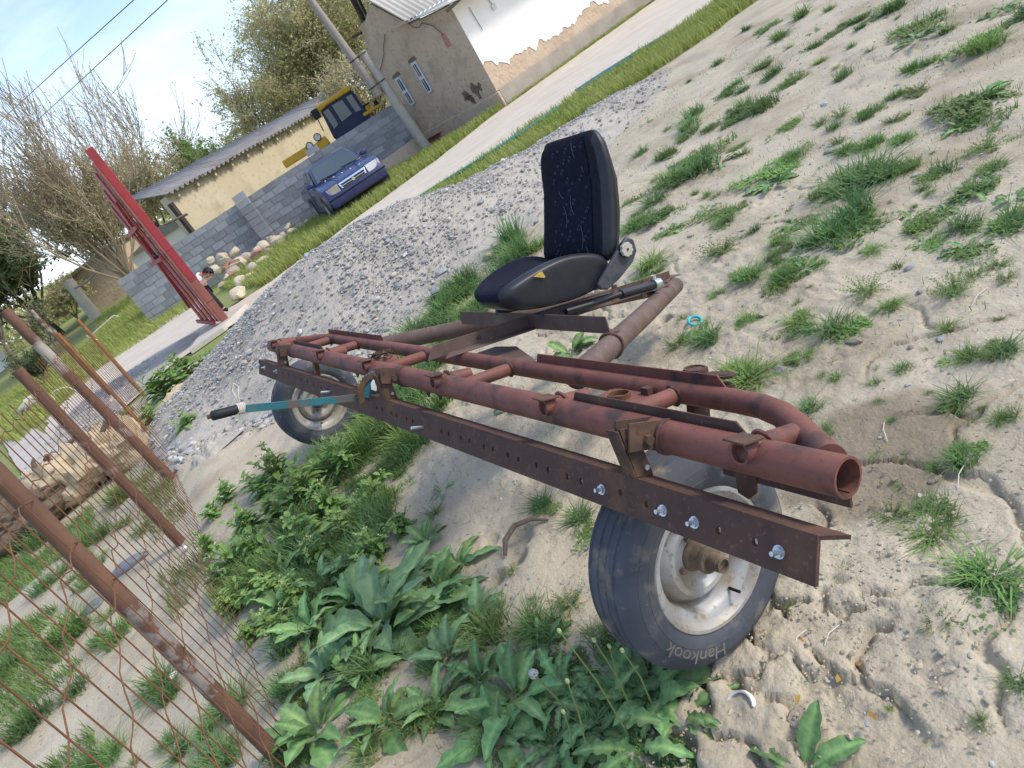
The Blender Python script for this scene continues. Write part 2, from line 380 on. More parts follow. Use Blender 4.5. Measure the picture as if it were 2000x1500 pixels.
def ground_mesh():
    def axis(parts):
        a = []
        for lo, hi, st in parts: a += list(np.arange(lo, hi-1e-6, st))
        return np.array(a)
    xs = axis([(-7.4, -3.2, .06), (-3.2, -.7, .026), (-.7, 2.2, .0105), (2.2, 5.0, .03), (5.0, 9.6, .08)])
    ys = axis([(-2.5, .55, .12), (.55, 2.5, .0105), (2.5, 4.4, .02), (4.4, 8.0, .035), (8.0, 13.2, .06)])
    X, Y = np.meshgrid(xs, ys)
    Z = hgt(X, Y)
    # broken, lifted crust beside the near wheel and drying cracks
    m = (np.hypot((X-CL[0])/.62, (Y-CL[1])/.36) < 1.35)
    xx, yy = X[m], Y[m]
    wx, wy = xx+.13*fbm(xx*6, yy*6, 21, 4), yy+.13*fbm(xx*6, yy*6, 22, 4)
    D = np.hypot(wx[:, None]-cpts[None, :, 0], wy[:, None]-cpts[None, :, 1])
    o = np.argsort(D, 1)[:, :2]; d1 = np.take_along_axis(D, o[:, :1], 1)[:, 0]; d2 = np.take_along_axis(D, o[:, 1:2], 1)[:, 0]
    e = d2-d1; k = sst(1.3, .75, np.hypot((xx-CL[0])/.62, (yy-CL[1])/.36))
    gate = sst(-.12, .12, fbm(xx*3.2, yy*3.2, 24, 3)+.10)
    Z[m] += k*(.008 + .013*cph[o[:, 0]]*gate + .016*fbm(xx*13, yy*13, 23, 5, .6) - gate*.038*sst(.030, .002, e))
    kp = RS.uniform((-1.5, .5), (6, 8.5), (320, 2))
    mm = (Y < 6.5) & (X > -1.4) & (X < 4.5) & (Y > .5)
    xx, yy = X[mm], Y[mm]
    wx, wy = xx+.16*fbm(xx*4, yy*4, 31, 3), yy+.16*fbm(xx*4, yy*4, 32, 3)
    e = np.empty(len(xx))
    for i in range(0, len(xx), 20000):
        D = (wx[i:i+20000, None]-kp[None, :, 0])**2 + (wy[i:i+20000, None]-kp[None, :, 1])**2
        D = np.sqrt(np.partition(D, 1, 1)[:, :2]); e[i:i+20000] = D[:, 1]-D[:, 0]
    msk = sst(-.08, .10, fbm(xx*.9, yy*.9, 33, 3))
    Z[mm] -= msk*.024*sst(.024, .003, e)
    for c0, rx, dep in ((CL2, .055, .07), (G(968, 1130), .05, .05), (G(1296, 617), .05, .09), (G(1010, 1058), .09, .05), (G(960, 1060), .05, .03)):
        q = np.hypot(X-c0[0], Y-c0[1]); Z -= dep*sst(rx, rx*.45, q)
    # curled crust flake by the hole
    edge = np.minimum.reduce([sst(-7.4, -6.0, X), sst(9.6, 8.8, X), sst(-2.5, -1.8, Y), sst(13.2, 11.6, Y)])
    Z = Z*edge - .10*(1-edge)
    ny, nx = X.shape
    idx = np.arange(ny*nx).reshape(ny, nx)
    Fc = np.stack([idx[:-1, :-1], idx[:-1, 1:], idx[1:, 1:], idx[1:, :-1]], -1).reshape(-1, 4)
    return mkmesh('ground', np.column_stack([X.ravel(), Y.ravel(), Z.ravel()]), Fc, True, 0)
tag(obj('ground', ground_mesh(), MATS['soil']), kind='structure')
# soil colour: damp stain beside the pipe end, using object coordinates of the place
def damp(mt, cx, cy, rx, ry, colr):
    t = mt.node_tree; N, L = t.nodes, t.links; b = N['Principled BSDF']
    src = b.inputs['Base Color'].links[0].from_socket
    tcn = N.new('ShaderNodeTexCoord'); mpn = N.new('ShaderNodeMapping'); mpn.vector_type = 'POINT'
    mpn.inputs['Location'].default_value = (-cx/rx, -cy/ry, 0); mpn.inputs['Scale'].default_value = (1/rx, 1/ry, 0)
    L.new(tcn.outputs['Object'], mpn.inputs['Vector'])
    ln = N.new('ShaderNodeVectorMath'); ln.operation = 'LENGTH'; L.new(mpn.outputs[0], ln.inputs[0])
    n = N.new('ShaderNodeTexNoise'); n.inputs['Scale'].default_value = 5; n.inputs['Detail'].default_value = 5; L.new(tcn.outputs['Object'], n.inputs['Vector'])
    ad = N.new('ShaderNodeMath'); ad.operation = 'MULTIPLY_ADD'; ad.inputs[1].default_value = 1.1; L.new(n.outputs[0], ad.inputs[0]); L.new(ln.outputs['Value'], ad.inputs[2])
    r = N.new('ShaderNodeMapRange'); r.inputs['From Min'].default_value = 1.35; r.inputs['From Max'].default_value = 1.6; r.inputs['To Min'].default_value = .85; r.inputs['To Max'].default_value = 0
    L.new(ad.outputs[0], r.inputs['Value'])
    x = N.new('ShaderNodeMix'); x.data_type = 'RGBA'; L.new(r.outputs[0], x.inputs[0]); L.new(src, x.inputs[6]); x.inputs[7].default_value = (*colr, 1)
    L.new(x.outputs[2], b.inputs['Base Color'])
q = G(1690, 880); damp(MATS['soil'], q[0], q[1], .34, .30, (.255, .205, .145))

def sheet(name, pts, z, mt, sub=.35, kind='structure', wob=.12, zf=None):
    """flat irregular sheet from a ground outline"""
    bm = bmesh.new(); P2 = []
    n = len(pts)
    for i in range(n):
        a, b = np.array(pts[i]), np.array(pts[(i+1) % n]); k = max(1, int(np.linalg.norm(b-a)/sub))
        for j in range(k):
            q = a+(b-a)*j/k; q = q + wob*np.array([fbm(q[0]*1.3, q[1]*1.3, 41, 3), fbm(q[0]*1.3, q[1]*1.3, 42, 3)]); P2.append(q)
    vs_ = [bm.verts.new((q[0], q[1], z)) for q in P2]
    es = [bm.edges.new((vs_[i], vs_[(i+1) % len(vs_)])) for i in range(len(vs_))]
    bmesh.ops.triangle_fill(bm, edges=es, use_beauty=True)
    for f in bm.faces:
        if f.normal.z < 0: f.normal_flip()
    me = bpy.data.meshes.new(name); bm.to_mesh(me); bm.free()
    return tag(obj(name, me, mt), kind=kind)
def fieldz(x, y): return -.06 - .35*sst(-6.6, -4.4, np.asarray(x, float))*sst(9, 6.8, np.asarray(x, float))*sst(12.6, 9.8, np.asarray(y, float))*sst(-2.5, 0, np.asarray(y, float)) + .95*sst(27, 50, np.asarray(y, float))*sst(6, -2, np.asarray(x, float))
xs = np.concatenate([np.linspace(-900, -70, 8), np.arange(-60, 61, 1.5), np.linspace(70, 900, 8)]); ys = np.concatenate([np.linspace(-300, -20, 6), np.arange(-10, 110, 1.5), np.linspace(120, 1500, 10)])
X, Y = np.meshgrid(xs, ys); Z = fieldz(X, Y) + .10*fbm(X*.12, Y*.12, 9, 3)*sst(18, 40, Y)
idx = np.arange(X.size).reshape(X.shape); Fc = np.stack([idx[:-1, :-1], idx[:-1, 1:], idx[1:, 1:], idx[1:, :-1]], -1).reshape(-1, 4)
tag(obj('field', mkmesh('field', np.column_stack([X.ravel(), Y.ravel(), Z.ravel()]), Fc, True, 0), MATS['grassland']), kind='structure')
RN = [(-5.2, 9.6), (-5.4, 12.2), (-4.9, 13.5), (-3.9, 13.6), (.14, 13.3), (3.96, 14.1), (7.2, 14.1), (12, 15.0), (30, 19), (30, 33), (16, 27.4), (10.2, 24.2),
      (4.0, 21.3), (1.55, 19.0), (-1.5, 17.2), (-3.9, 15.9), (-5.0, 17.2), (-6.2, 22.6), (-8.2, 24), (-9.2, 20.9), (-9.3, 17.7), (-8.4, 15), (-7.0, 11.4), (-6.4, 9.0)]
sheet('road', RN, -.03, MATS['dirt_road'], wob=.35)
sheet('gravel_lane', [(-5.4, 9.9), (-5.6, 12.1), (-5.1, 13.6), (-4.6, 15.4), (-6.0, 16.5), (-8.0, 16.2), (-7.9, 14.6), (-6.8, 11.3), (-6.3, 9.4)], -.024, MATS['gravel_base'], wob=.3)
sheet('concrete_path', [(-5.6, 10.4), (-6.7, 10.9), (-11.9, 20), (-20, 35), (-26, 46), (-27.5, 45.5), (-18.8, 33.2)], -.018, MATS['pale_concrete'], wob=.03)
# ------------------------------------------------------------------ gravel heap
xs = np.arange(-5.0, 5.0, .05); ys = np.arange(6.0, 12.4, .05)
X, Y = np.meshgrid(xs, ys); H = heap(X, Y) + .02*fbm(X*5, Y*5, 51, 3) + .012*fbm(X*16, Y*16, 52, 2)
Z = hgt(X, Y) + H - .015
Z[H < -.03] -= .12
idx = np.arange(X.size).reshape(X.shape)
Fc = np.stack([idx[:-1, :-1], idx[:-1, 1:], idx[1:, 1:], idx[1:, :-1]], -1).reshape(-1, 4)
keep = (H.ravel()[Fc] > -.045).any(1)
hm = mkmesh('gravel_heap', np.column_stack([X.ravel(), Y.ravel(), Z.ravel()]), Fc[keep], True, 0)
tag(obj('gravel_heap', hm, MATS['gravel_base']), kind='structure')
def ico(sub=1):
    bm = bmesh.new(); bmesh.ops.create_icosphere(bm, subdivisions=sub, radius=1)
    V = np.array([v.co[:] for v in bm.verts]); Fc = np.array([[v.index for v in f.verts] for f in bm.faces]); bm.free(); return V, Fc
IV, IF = ico(1)
def pebbles(name, pos, rad, kind='stuff', label=None, cat=None):
    n = len(pos); V = np.repeat(IV[None], n, 0)*(1+.35*(RS.rand(n, len(IV), 1)-.5))
    V = V*np.stack([RS.uniform(.8, 1.5, n), RS.uniform(.7, 1.1, n), RS.uniform(.45, .8, n)], 1)[:, None, :]
    a = RS.uniform(0, 6.28, n); c, s_ = np.cos(a), np.sin(a)
    V = np.stack([V[..., 0]*c[:, None]-V[..., 1]*s_[:, None], V[..., 0]*s_[:, None]+V[..., 1]*c[:, None], V[..., 2]], -1)
    V = V*rad[:, None, None] + pos[:, None, :]
    Fc = (IF[None] + (np.arange(n)*len(IV))[:, None, None]).reshape(-1, 3)
    pal = np.array([(.40,.405,.42), (.36,.37,.39), (.44,.43,.41), (.54,.51,.465), (.46,.415,.35), (.58,.56,.53), (.33,.335,.35), (.46,.42,.36), (.39,.385,.375)])
    col = pal[RS.randint(0, len(pal), n)]*RS.uniform(.75, 1.15, (n, 1))
    me = mkmesh(name, V.reshape(-1, 3), Fc, True, 40, np.repeat(col, len(IV), 0))
    return tag(obj(name, me, MATS['pebble']), label, cat, kind=kind)
N_ = 95000
px_ = RS.uniform(-4.6, 4.6, N_); py_ = RS.uniform(6.2, 12.0, N_); hh = heap(px_, py_)
k = (RS.rand(N_) < np.clip(.10+hh*3.0, 0, 1)*(.35+.65*sst(-.1, .25, fbm(px_*1.4, py_*1.4, 61, 3)))) & (hh > -.035)
px_, py_, hh = px_[k], py_[k], hh[k]
rad = .0062*np.exp(RS.normal(.15, .55, len(px_))); rad = np.clip(rad, .0045, .045)
pz = hgt(px_, py_)+hh+.02*fbm(px_*5, py_*5, 51, 3)+.012*fbm(px_*16, py_*16, 52, 2)+rad*.05
pebbles('gravel', np.column_stack([px_, py_, pz]), rad, label='loose grey and white gravel covering the heap beside the road', cat='gravel')
# loose stones at the heap's foot and thinly over the soil
n = 5200; px_ = RS.uniform(-4.2, -.6, n); py_ = RS.uniform(5.2, 7.6, n)
k = (np.abs((py_-6.75)-(px_+2.4)*-.32) < .42*RS.rand(n)**.6+.05) & (fence_side(px_, py_) > -.1)
px_, py_ = px_[k], py_[k]; rad = np.clip(.013*np.exp(RS.normal(.15, .55, len(px_))), .007, .06)
pebbles('loose_pebbles', np.column_stack([px_, py_, hgt(px_, py_)+rad*.25]), rad, label='loose rounded pebbles strewn at the foot of the gravel heap', cat='pebbles')
n = 4200; px_ = RS.uniform(-.8, 6.5, n); py_ = RS.uniform(.7, 9.5, n)
rad = np.clip(.0045*np.exp(RS.normal(0, .5, n)), .002, .02)
pebbles('soil_crumbs', np.column_stack([px_, py_, hgt(px_, py_)+rad*.2]), rad, label='small crumbs and grit scattered over the dry soil', cat='grit')
n = 2600; px_ = CL[0]+RS.normal(0, .45, n); py_ = CL[1]+RS.normal(0, .30, n); k = py_ > .7; px_, py_ = px_[k], py_[k]
rad = np.clip(.0028*np.exp(RS.normal(0, .5, len(px_))), .0014, .010)
o = pebbles('clod_crumbs', np.column_stack([px_, py_, hgt(px_, py_)+.010+rad*.2]), rad, label='loose soil crumbs around the near wheel', cat='grit'); o.data.materials.clear(); o.data.materials.append(MATS['soil'])
n = 5000; px_ = RS.uniform(-8.4, -5.0, n); py_ = RS.uniform(9.6, 16.4, n)
k = np.abs(px_+6.4+ (py_-12)*.12) < 1.0; px_, py_ = px_[k], py_[k]
rad = np.clip(.014*np.exp(RS.normal(0, .5, len(px_))), .007, .06)
pebbles('lane_gravel', np.column_stack([px_, py_, np.full(len(px_), -.024)+rad*.2]), rad, label='grey stones bedded in the lane behind the mesh fence', cat='gravel')
# ================================================================== the wheeled frame with a car seat
d_ = nrm(ray(110, 578)); h_ = nrm(np.cross(d_, [0, 0, 1])); u_ = np.cross(h_, d_)
a_ = math.radians(21); p_ = h_*math.cos(a_) - u_*math.sin(a_); n_ = np.cross(p_, d_)
R0 = P(1652, 932, 1.31)
def loc_(q): q = q-R0; return np.array([q@p_, q@d_, q@n_])        # local x = across, y = along the rails, z = up
def cs(px, py, s): return loc_(pln(px, py, R0+d_*s, d_))
def cf(px, py, o=0.0): return loc_(pln(px, py, R0+n_*o, n_))
def cpp(px, py, pv): return loc_(pln(px, py, R0+p_*pv, p_))
BASE = np.array([.15, 2.05, -.70])
OFF = -BASE
Mc = Matrix.Identity(4)
org = R0 + p_*BASE[0] + d_*BASE[1] + n_*BASE[2]
for i in range(3): Mc[i][0], Mc[i][1], Mc[i][2], Mc[i][3] = p_[i], d_[i], n_[i], org[i]
cart = empty('wheeled_frame', mat=Mc)
tag(cart, 'rusty red tubular steel frame with two car tyres and a black car seat', 'cart')
def part(mb, name, mt, parent=cart, bevel=0, sharp=35):
    o = mb.build(name, MATS[mt], parent, bevel=bevel, sharp=sharp)
    if parent is cart: o.location = Vector(OFF)
    return o
RR = .0395
LEN = 4.09
front = part(MB().path([(0, -.005, 0), (0, 1, 0), (0, 2, 0), (0, 3, 0), (0, LEN, 0)], RR, 28, inner=.034), 'front_rail', 'rail_red')
def bend(s0, s1, k=10):
    pts = []
    for i in range(k+1):
        t = i/k; pts.append((.25*(1-t)**1.0*(1-.25*t*(1-t)*2)+.03*t, s0+(s1-s0)*t, 0))
    return pts
rear_pts = [(.03, .05, .012), (.085, .12, .006), (.165, .225, 0), (.215, .305, 0), (.243, .385, 0), (.25, .47, 0)] + [(.25, s, 0) for s in (1, 1.5, 2, 2.5, 3, 3.55)] + \
           [(.243, 3.68, 0), (.215, 3.77, 0), (.165, 3.85, 0), (.085, 3.96, .006), (.03, 4.03, .012)]
part(MB().path(rear_pts, .0305, 24), 'rear_rail', 'rail_red')
for s in (.66, 1.505, 2.225, 3.11, 3.585):
    part(MB().path([(.02, s, 0), (.245, s, 0)], .0235, 18), 'cross_tube', 'rail_red')
def weld(A, ax, r, R=.007):
    """small welded collar"""
    ax = nrm(ax); t = np.array([0, 0, 1.0]) if abs(ax[2]) < .9 else np.array([1.0, 0, 0]); e1 = nrm(np.cross(ax, t)); e2 = np.cross(ax, e1)
    pts = [np.array(A)+(r+.002*math.sin(5*k))*(math.cos(k/10*math.pi)*e1+math.sin(k/10*math.pi)*e2) for k in range(21)]
    return MB().path(pts, R*.75, 6, cap=False)
for s in (.66, 1.505, 2.225, 3.11, 3.585):
    part(weld((.222, s, 0), (1, 0, 0), .025), 'weld_bead', 'rust_dark'); part(weld((.036, s, 0), (1, 0, 0), .026), 'weld_bead', 'rust_dark')
# short sleeves with a little top tab, lying across the front rail
for s in (.19, .88, 1.584, 2.28, 2.95, 3.90):
    part(MB().path([(-.048, s+.006, .026), (.10, s-.006, .012)], .0255, 18, inner=.0205), 'sleeve', 'rail_red')
    part(MB().bar((-.062, s+.004, .054), (-.008, s, .050), .058, .005), 'sleeve_tab', 'rust_dark', bevel=.001)
    part(weld((.012, s, .022), (1, .05, -.1), .028), 'weld_bead', 'rail_red')
# flat bars standing on the rails
def fin(s0, s1, p0, hgt_, z0, ch=.03):
    poly = [(p0, s0, z0), (p0, s1, z0), (p0, s1-ch*.6, z0+hgt_), (p0, s0+ch, z0+hgt_)]
    return MB().prism(poly, (.005, 0, 0))
part(fin(.225, .83, .016, .030, .030), 'stiffener_bar', 'rust_dark', bevel=.001)
part(fin(.50, 1.37, .258, .036, .022), 'stiffener_bar', 'rail_red', bevel=.001)
part(fin(2.78, 3.70, .258, .034, .022), 'stiffener_bar', 'rail_red', bevel=.001)
part(fin(3.05, 3.62, .016, .028, .030), 'stiffener_bar', 'rust_dark', bevel=.001)
part(MB().bar((.008, .0, -.047), (.008, .30, -.047), .006, .032), 'lower_strip', 'rust_dark')
part(MB().prism([(.0, .262, -.03), (.0, .205, -.03), (.0, .212, -.085), (.0, .235, -.104), (.0, .262, -.095)], (.006, 0, 0)), 'hanging_tab', 'rust_dark', bevel=.001)
for s in (1.62, 1.72, 2.5): part(MB().prism([(-.01, s, -.035), (-.01, s+.045, -.035), (-.01, s+.03, -.062)], (.006, 0, 0)), 'hanging_tab', 'rust_dark')
# king pin tube behind the rear rail with slotted lug
kt, kb = np.array([.31, .655, .052]), np.array([.305, .665, -.09])
part(MB().path([kt, kb], .031, 24, inner=.025), 'pivot_tube', 'rust_dark')
part(MB().path([kt+(0, 0, -.004), kt+(0, 0, -.016)], .034, 24), 'pivot_collar', 'rust_dark')
part(MB().prism([(.335, .655, .02), (.31, .63, .02), (.33, .575, .02), (.345, .56, .02), (.368, .565, .02), (.375, .60, .02), (.36, .645, .02)], (0, 0, .008)), 'slotted_lug', 'rust_dark', bevel=.001)
part(MB().prism([(.344, .60, .029), (.335, .60, .029), (.340, .578, .029), (.352, .575, .029), (.356, .592, .029)], (0, 0, .001)), 'lug_slot', 'dark_wood')
part(MB().prism([(.33, .62, -.005), (.33, .575, -.005), (.35, .56, -.005), (.37, .60, -.005)], (0, 0, .006)), 'slotted_lug', 'rust_dark')
part(MB().prism([(.28, .70, .0), (.28, .76, .0), (.30, .685, .035)], (.005, 0, 0)), 'gusset', 'rust_dark')
# plate with a ring between the rails
part(MB().prism([(.045, .775, -.008), (.06, .70, -.008), (.20, .69, -.008), (.24, .74, -.008), (.24, .86, -.008), (.20, .90, -.008), (.06, .88, -.008)], (0, 0, .006)), 'ring_plate', 'rail_red', bevel=.001)
part(MB().path([(.155, .805, -.002), (.155, .805, .012)], .033, 26, inner=.029), 'plate_ring', 'rust_orange')
part(MB().box((.20, .735, -.002), (.225, .765, .018)), 'plate_lug', 'rust_dark', bevel=.001)

# ---- the perforated angle beam hung on hinge brackets
b14 = math.radians(14); PB = np.array([math.cos(b14), 0, -math.sin(b14)]); NB = np.array([math.sin(b14), 0, math.cos(b14)])
A0 = loc_(P(1597, 1047, 1.27)); A0 = np.array([A0[0], 0, A0[2]]); S0b, S1b = -.009, 4.138
WH, TH, FL = .092, .009, .052
Apt = R0 + p_*A0[0] + n_*A0[2]
nB = p_*math.cos(b14) - n_*math.sin(b14)
def beam_s(px, py):
    q = loc_(pln(px, py, Apt, nB)); return q[1], (q-A0)@NB
holes, bolts = [], []
for x, y in ((1211,962),(1263,985),(1403,1036),(1474,1058),(1134,940),(1108,931),(1070,917),(1047,909),(1012,897),(992,889),(962,878),(945,872),(916,861),(900,855),(876,847),(862,842),(806,822)): holes.append(beam_s(x, y))
for x, y in ((736,797),(747,800),(764,807),(774,811),(794,818),(552,729),(564,733),(576,737),(588,741),(600,746),(612,750),(627,757),(640,761)): holes.append(beam_s(x, y))
for x, y in ((1176,956),(1295,997),(1357,1020),(1522,1078)): bolts.append(beam_s(x, y))
for x, y in ((507,714),(518,718),(541,725)): bolts.append(beam_s(x, y))
hs = []
for s, z in sorted(holes):
    if not hs or s-hs[-1][0] > .032: hs.append((s, z))
def web():
    mb = MB()
    for off, flip in ((0.0, False), (TH, True)):
        def pt(s, z): return A0 + NB*z + PB*off + np.array([0, s, 0])
        cur = S0b
        def quad(s0, s1):
            V = [pt(s0, 0), pt(s1, 0), pt(s1, -WH), pt(s0, -WH)]
            mb.add(V, [(0, 1, 2, 3) if not flip else (3, 2, 1, 0)])
        for s, z in hs:
            r, w = .0075, .014
            z = min(max(z, -WH+.02), -.02)
            quad(cur, s-w); cur = s+w
            o = [(s-w, 0), (s, 0), (s+w, 0), (s+w, z), (s+w, -WH), (s, -WH), (s-w, -WH), (s-w, z)]
            an = [2.356, 1.571, .785, 0, -.785, -1.571, -2.356, 3.1416]
            i_ = [(s+r*math.cos(a), z+r*1.15*math.sin(a)) for a in an]
            V = [pt(*q) for q in o]+[pt(*q) for q in i_]
            fs = [(k, (k+1) % 8, 8+(k+1) % 8, 8+k) for k in range(8)]
            mb.add(V, fs if not flip else [f[::-1] for f in fs])
            if not flip:
                V2 = [pt(*q) for q in i_]+[pt(*q)+PB*TH for q in i_]; mb.add(V2, [(k, (k+1) % 8, 8+(k+1) % 8, 8+k) for k in range(8)])
        quad(cur, S1b)
    def pp(s, z, o): return A0+NB*z+PB*o+np.array([0, s, 0])
    mb.add([pp(S0b,-WH,0), pp(S1b,-WH,0), pp(S1b,-WH,TH), pp(S0b,-WH,TH)], [(0,1,2,3)])
    for s in (S0b, S1b): mb.add([pp(s,0,0), pp(s,-WH,0), pp(s,-WH,TH), pp(s,0,TH)], [(0,1,2,3)])
    # flange along the top edge, its near end cut on a slant
    tip = -.028
    V = [pp(S0b,0.0005,0), pp(S1b,0.0005,0), pp(S1b,0.0005,FL), pp(S0b+tip,0.0005,FL), pp(S0b,-TH,TH), pp(S1b,-TH,TH), pp(S1b,-TH*.8,FL), pp(S0b+tip,-TH*.8,FL)]
    mb.add(V, [(3,2,1,0), (4,5,6,7), (2,3,7,6), (0,3,7,4), (1,2,6,5), (0,1,5,4)])
    return mb
beam = part(web(), 'angle_beam', 'rust_dark', sharp=25)
def nut(mb, c, ax, r, t):
    ax = nrm(ax); e1 = nrm(np.cross(ax, (0, 1, .2))); e2 = np.cross(ax, e1)
    poly = [c + r*(math.cos(k*math.pi/3)*e1+math.sin(k*math.pi/3)*e2) for k in range(6)]; mb.prism(poly, ax*t)
def bolt(c, parent=cart, mt='zinc', r=.0105, ln=.014):
    mb = MB(); nut(mb, c, -PB, r, .008); mb.path([c-PB*.008, c-PB*(.008+ln)], r*.48, 8); mb.path([c, c-PB*.002], r*1.25, 16)
    return part(mb, 'bolt', mt, parent)
for s, z in bolts: bolt(A0+NB*z+np.array([0, s, 0]))
for x, y in ((826, 834), (645, 765)):
    s, z = beam_s(x, y); mb = MB(); c = A0+NB*z+np.array([0, s, 0]); mb.path([c, c-PB*.045], .006, 10); part(mb, 'bolt', 'zinc')
# ---- hinge brackets
for s0, cq in ((.45, ((1229, 828), (1296, 822), (1299, 876), (1230, 885), (1214, 824), (1209, 928), (1252, 930))), (1.95, ((742, 722), (794, 720), (795, 749), (745, 750), (737, 722), (735, 776), (765, 777))), (3.58, ((546, 676), (584, 672), (587, 692), (547, 697), (543, 676), (544, 713), (566, 715)))):
    for ds in (0, .045):
        poly = [cs(x, y, s0)+np.array([0, ds, 0]) for x, y in cq[:4]]
        poly[1] = poly[1]+np.array([.012, 0, 0]); poly[2] = poly[2]+np.array([.012, 0, 0])
        part(MB().prism(poly, (0, .007, 0)), 'hinge_plate', 'rust_plate', bevel=.001)
    c = sum(poly)/4-np.array([0, .045, 0])+np.array([-.008, 0, -.006]); mb = MB(); nut(mb, c, (0, -1, 0), .0125, .013); mb.path([c, c+np.array([0, .07, 0])], .007, 8); part(mb, 'pivot_bolt', 'rust_plate')
    part(weld((.0, s0-.004, 0), (0, 1, 0), .040, .008), 'weld_bead', 'rust_dark')
    t0_, b0_, b1_ = cs(*cq[4], s0), cs(*cq[5], s0), cs(*cq[6], s0)
    bt = A0+NB*.001+PB*.004; b0_ = np.array([bt[0], s0, bt[2]]); b1_ = b0_+PB*.05
    mb = MB(); mb.prism([t0_+np.array([0, .012, -.02]), t0_+PB*.045+np.array([0, .012, -.02]), b1_+np.array([0, .012, 0]), b0_+np.array([0, .012, 0])], (0, .008, 0)); part(mb, 'hanger_strap', 'rust_plate', bevel=.001)
    mb = MB(); mb.prism([t0_+np.array([-.003, .012, -.025]), t0_+np.array([-.003, .052, -.025]), b0_+np.array([0, .052, 0]), b0_+np.array([0, .012, 0])], tuple(-PB*.006)); part(mb, 'hanger_strap', 'rust_plate', bevel=.001)
    c = b0_+PB*.026+NB*.022+np.array([0, .011, 0]); mb = MB(); nut(mb, c, (0, -1, 0), .007, .004); part(mb, 'bolt', 'zinc')
# ---- hand lever on the middle bracket
La = cs(735, 770, 2.16)+np.array([-.03, 0, 0]); Lb = cs(462, 800, 2.16)
lv = part(MB().bar(La, Lb, .010, .030, up=(0, 0, 1)), 'hand_lever', 'lever_teal', bevel=.001)
Lg = cs(412, 813, 2.16); ax = nrm(Lg-Lb)
g = part(MB().path([Lb-ax*.005, Lb+ax*.01, Lb+ax*.06, Lg-ax*.006, Lg], [.0165, .019, .019, .019, .015], 14), 'grip', 'grip_black', lv); 
part(MB().path([Lg, Lg+ax*.014], .009, 8), 'grip_end', 'rust_plate', lv)
st = MB()
for k in range(5):
    c = Lb-ax*(.004+.006*k); e1 = np.array([0, 1, 0]); e2 = np.array([0, 0, 1])
    st.path([c+ax*.004*math.sin(t*2)+.021*(math.cos(t)*e1*.6+math.sin(t)*e2) for t in np.linspace(0, 6.28, 13)], .003, 5, cap=False)
c = Lb-ax*.02
st.path([c+np.array([0, 0, .02]), c+np.array([.0, -.005, .05]), c+np.array([.012, 0, .085]), c+np.array([.002, .01, .10]), c+np.array([-.012, .008, .075]), c+np.array([-.004, 0, .03])], .003, 5)
part(st, 'string', 'string', lv)
# toothed quadrant and torn metal beside it
qd = MB(); c0 = cs(735, 765, 2.13); poly = []
for k in range(26):
    t = math.radians(75+k*5); r = .078+(.007 if k % 2 else 0); poly.append(c0+np.array([r*math.cos(t), 0, r*math.sin(t)]))
for k in range(13)[::-1]:
    t = math.radians(80+k*10); poly.append(c0+np.array([.058*math.cos(t), 0, .058*math.sin(t)]))
qd.prism(poly, (0, .006, 0)); part(qd, 'toothed_quadrant', 'rust_orange')
part(MB().prism([c0+np.array(q) for q in ((-.06, .01, -.01), (.0, .01, -.03), (.03, .01, .02), (.015, .01, .085), (-.035, .012, .07))], (0, .02, 0)), 'quadrant_bracket', 'lever_teal', bevel=.002)
part(MB().prism([c0+np.array(q) for q in ((-.02, -.004, .015), (.0, -.004, .0), (.014, -.004, .03), (.0, -.004, .055), (-.014, -.002, .04))], (0, .008, 0)), 'quadrant_bracket', 'white_plastic', bevel=.003)
part(MB().box(tuple(c0+np.array([-.03, -.03, -.085])), tuple(c0+np.array([.03, .03, -.01]))), 'lever_socket', 'rust_orange', bevel=.004)
rg = MB()
for k in range(7):
    a = rnd.uniform(0, 3); c1 = np.array([.03+rnd.uniform(-.02, .05), 2.28+rnd.uniform(-.03, .03), .055+rnd.uniform(0, .012)])
    rg.path([c1+.022*np.array([math.cos(t+a), math.sin(t+a)*.8, .35*math.sin(2*t+a)]) for t in np.linspace(0, 6, 10)], .0035, 5)
part(rg, 'wire_knot', 'rust_plate')

# ---- tail: two brown tubes meeting at the back, angle irons, plate
AP = np.array([1.60, 2.07, -.015])
part(MB().path([(.27, 1.16, -.012), (1.0, 1.64, -.012), AP+(-.02, -.03, 0)], .043, 24), 'tail_tube', 'tail_brown')
part(MB().path([(.27, 2.94, -.012), (1.0, 2.46, -.012), AP+(-.02, .03, 0)], .043, 24), 'tail_tube', 'tail_brown')
c = np.array([.27, 1.16, -.012])+.42*(np.array([1.0, 1.64, -.012])-np.array([.27, 1.16, -.012]))/.874*1.0
ax_t = nrm(np.array([.73, .48, 0]))
part(MB().path([c-ax_t*.03, c+ax_t*.03], .0465, 24), 'tube_joint', 'tail_brown'); part(weld(c-ax_t*.03, ax_t, .047, .008), 'weld_bead', 'rust_dark')
def angle_iron(A, B, side, up, w, hgt_, t=.005):
    A, B, side, up = map(lambda q: np.array(q, float), (A, B, side, up)); mb = MB()
    mb.prism([A, A+side*w, A+side*w+up*t, A+up*t], B-A); mb.prism([A+up*t*.98, A+side*t+up*t*.98, A+side*t+up*hgt_, A+up*hgt_], B-A); return mb
mb = MB()
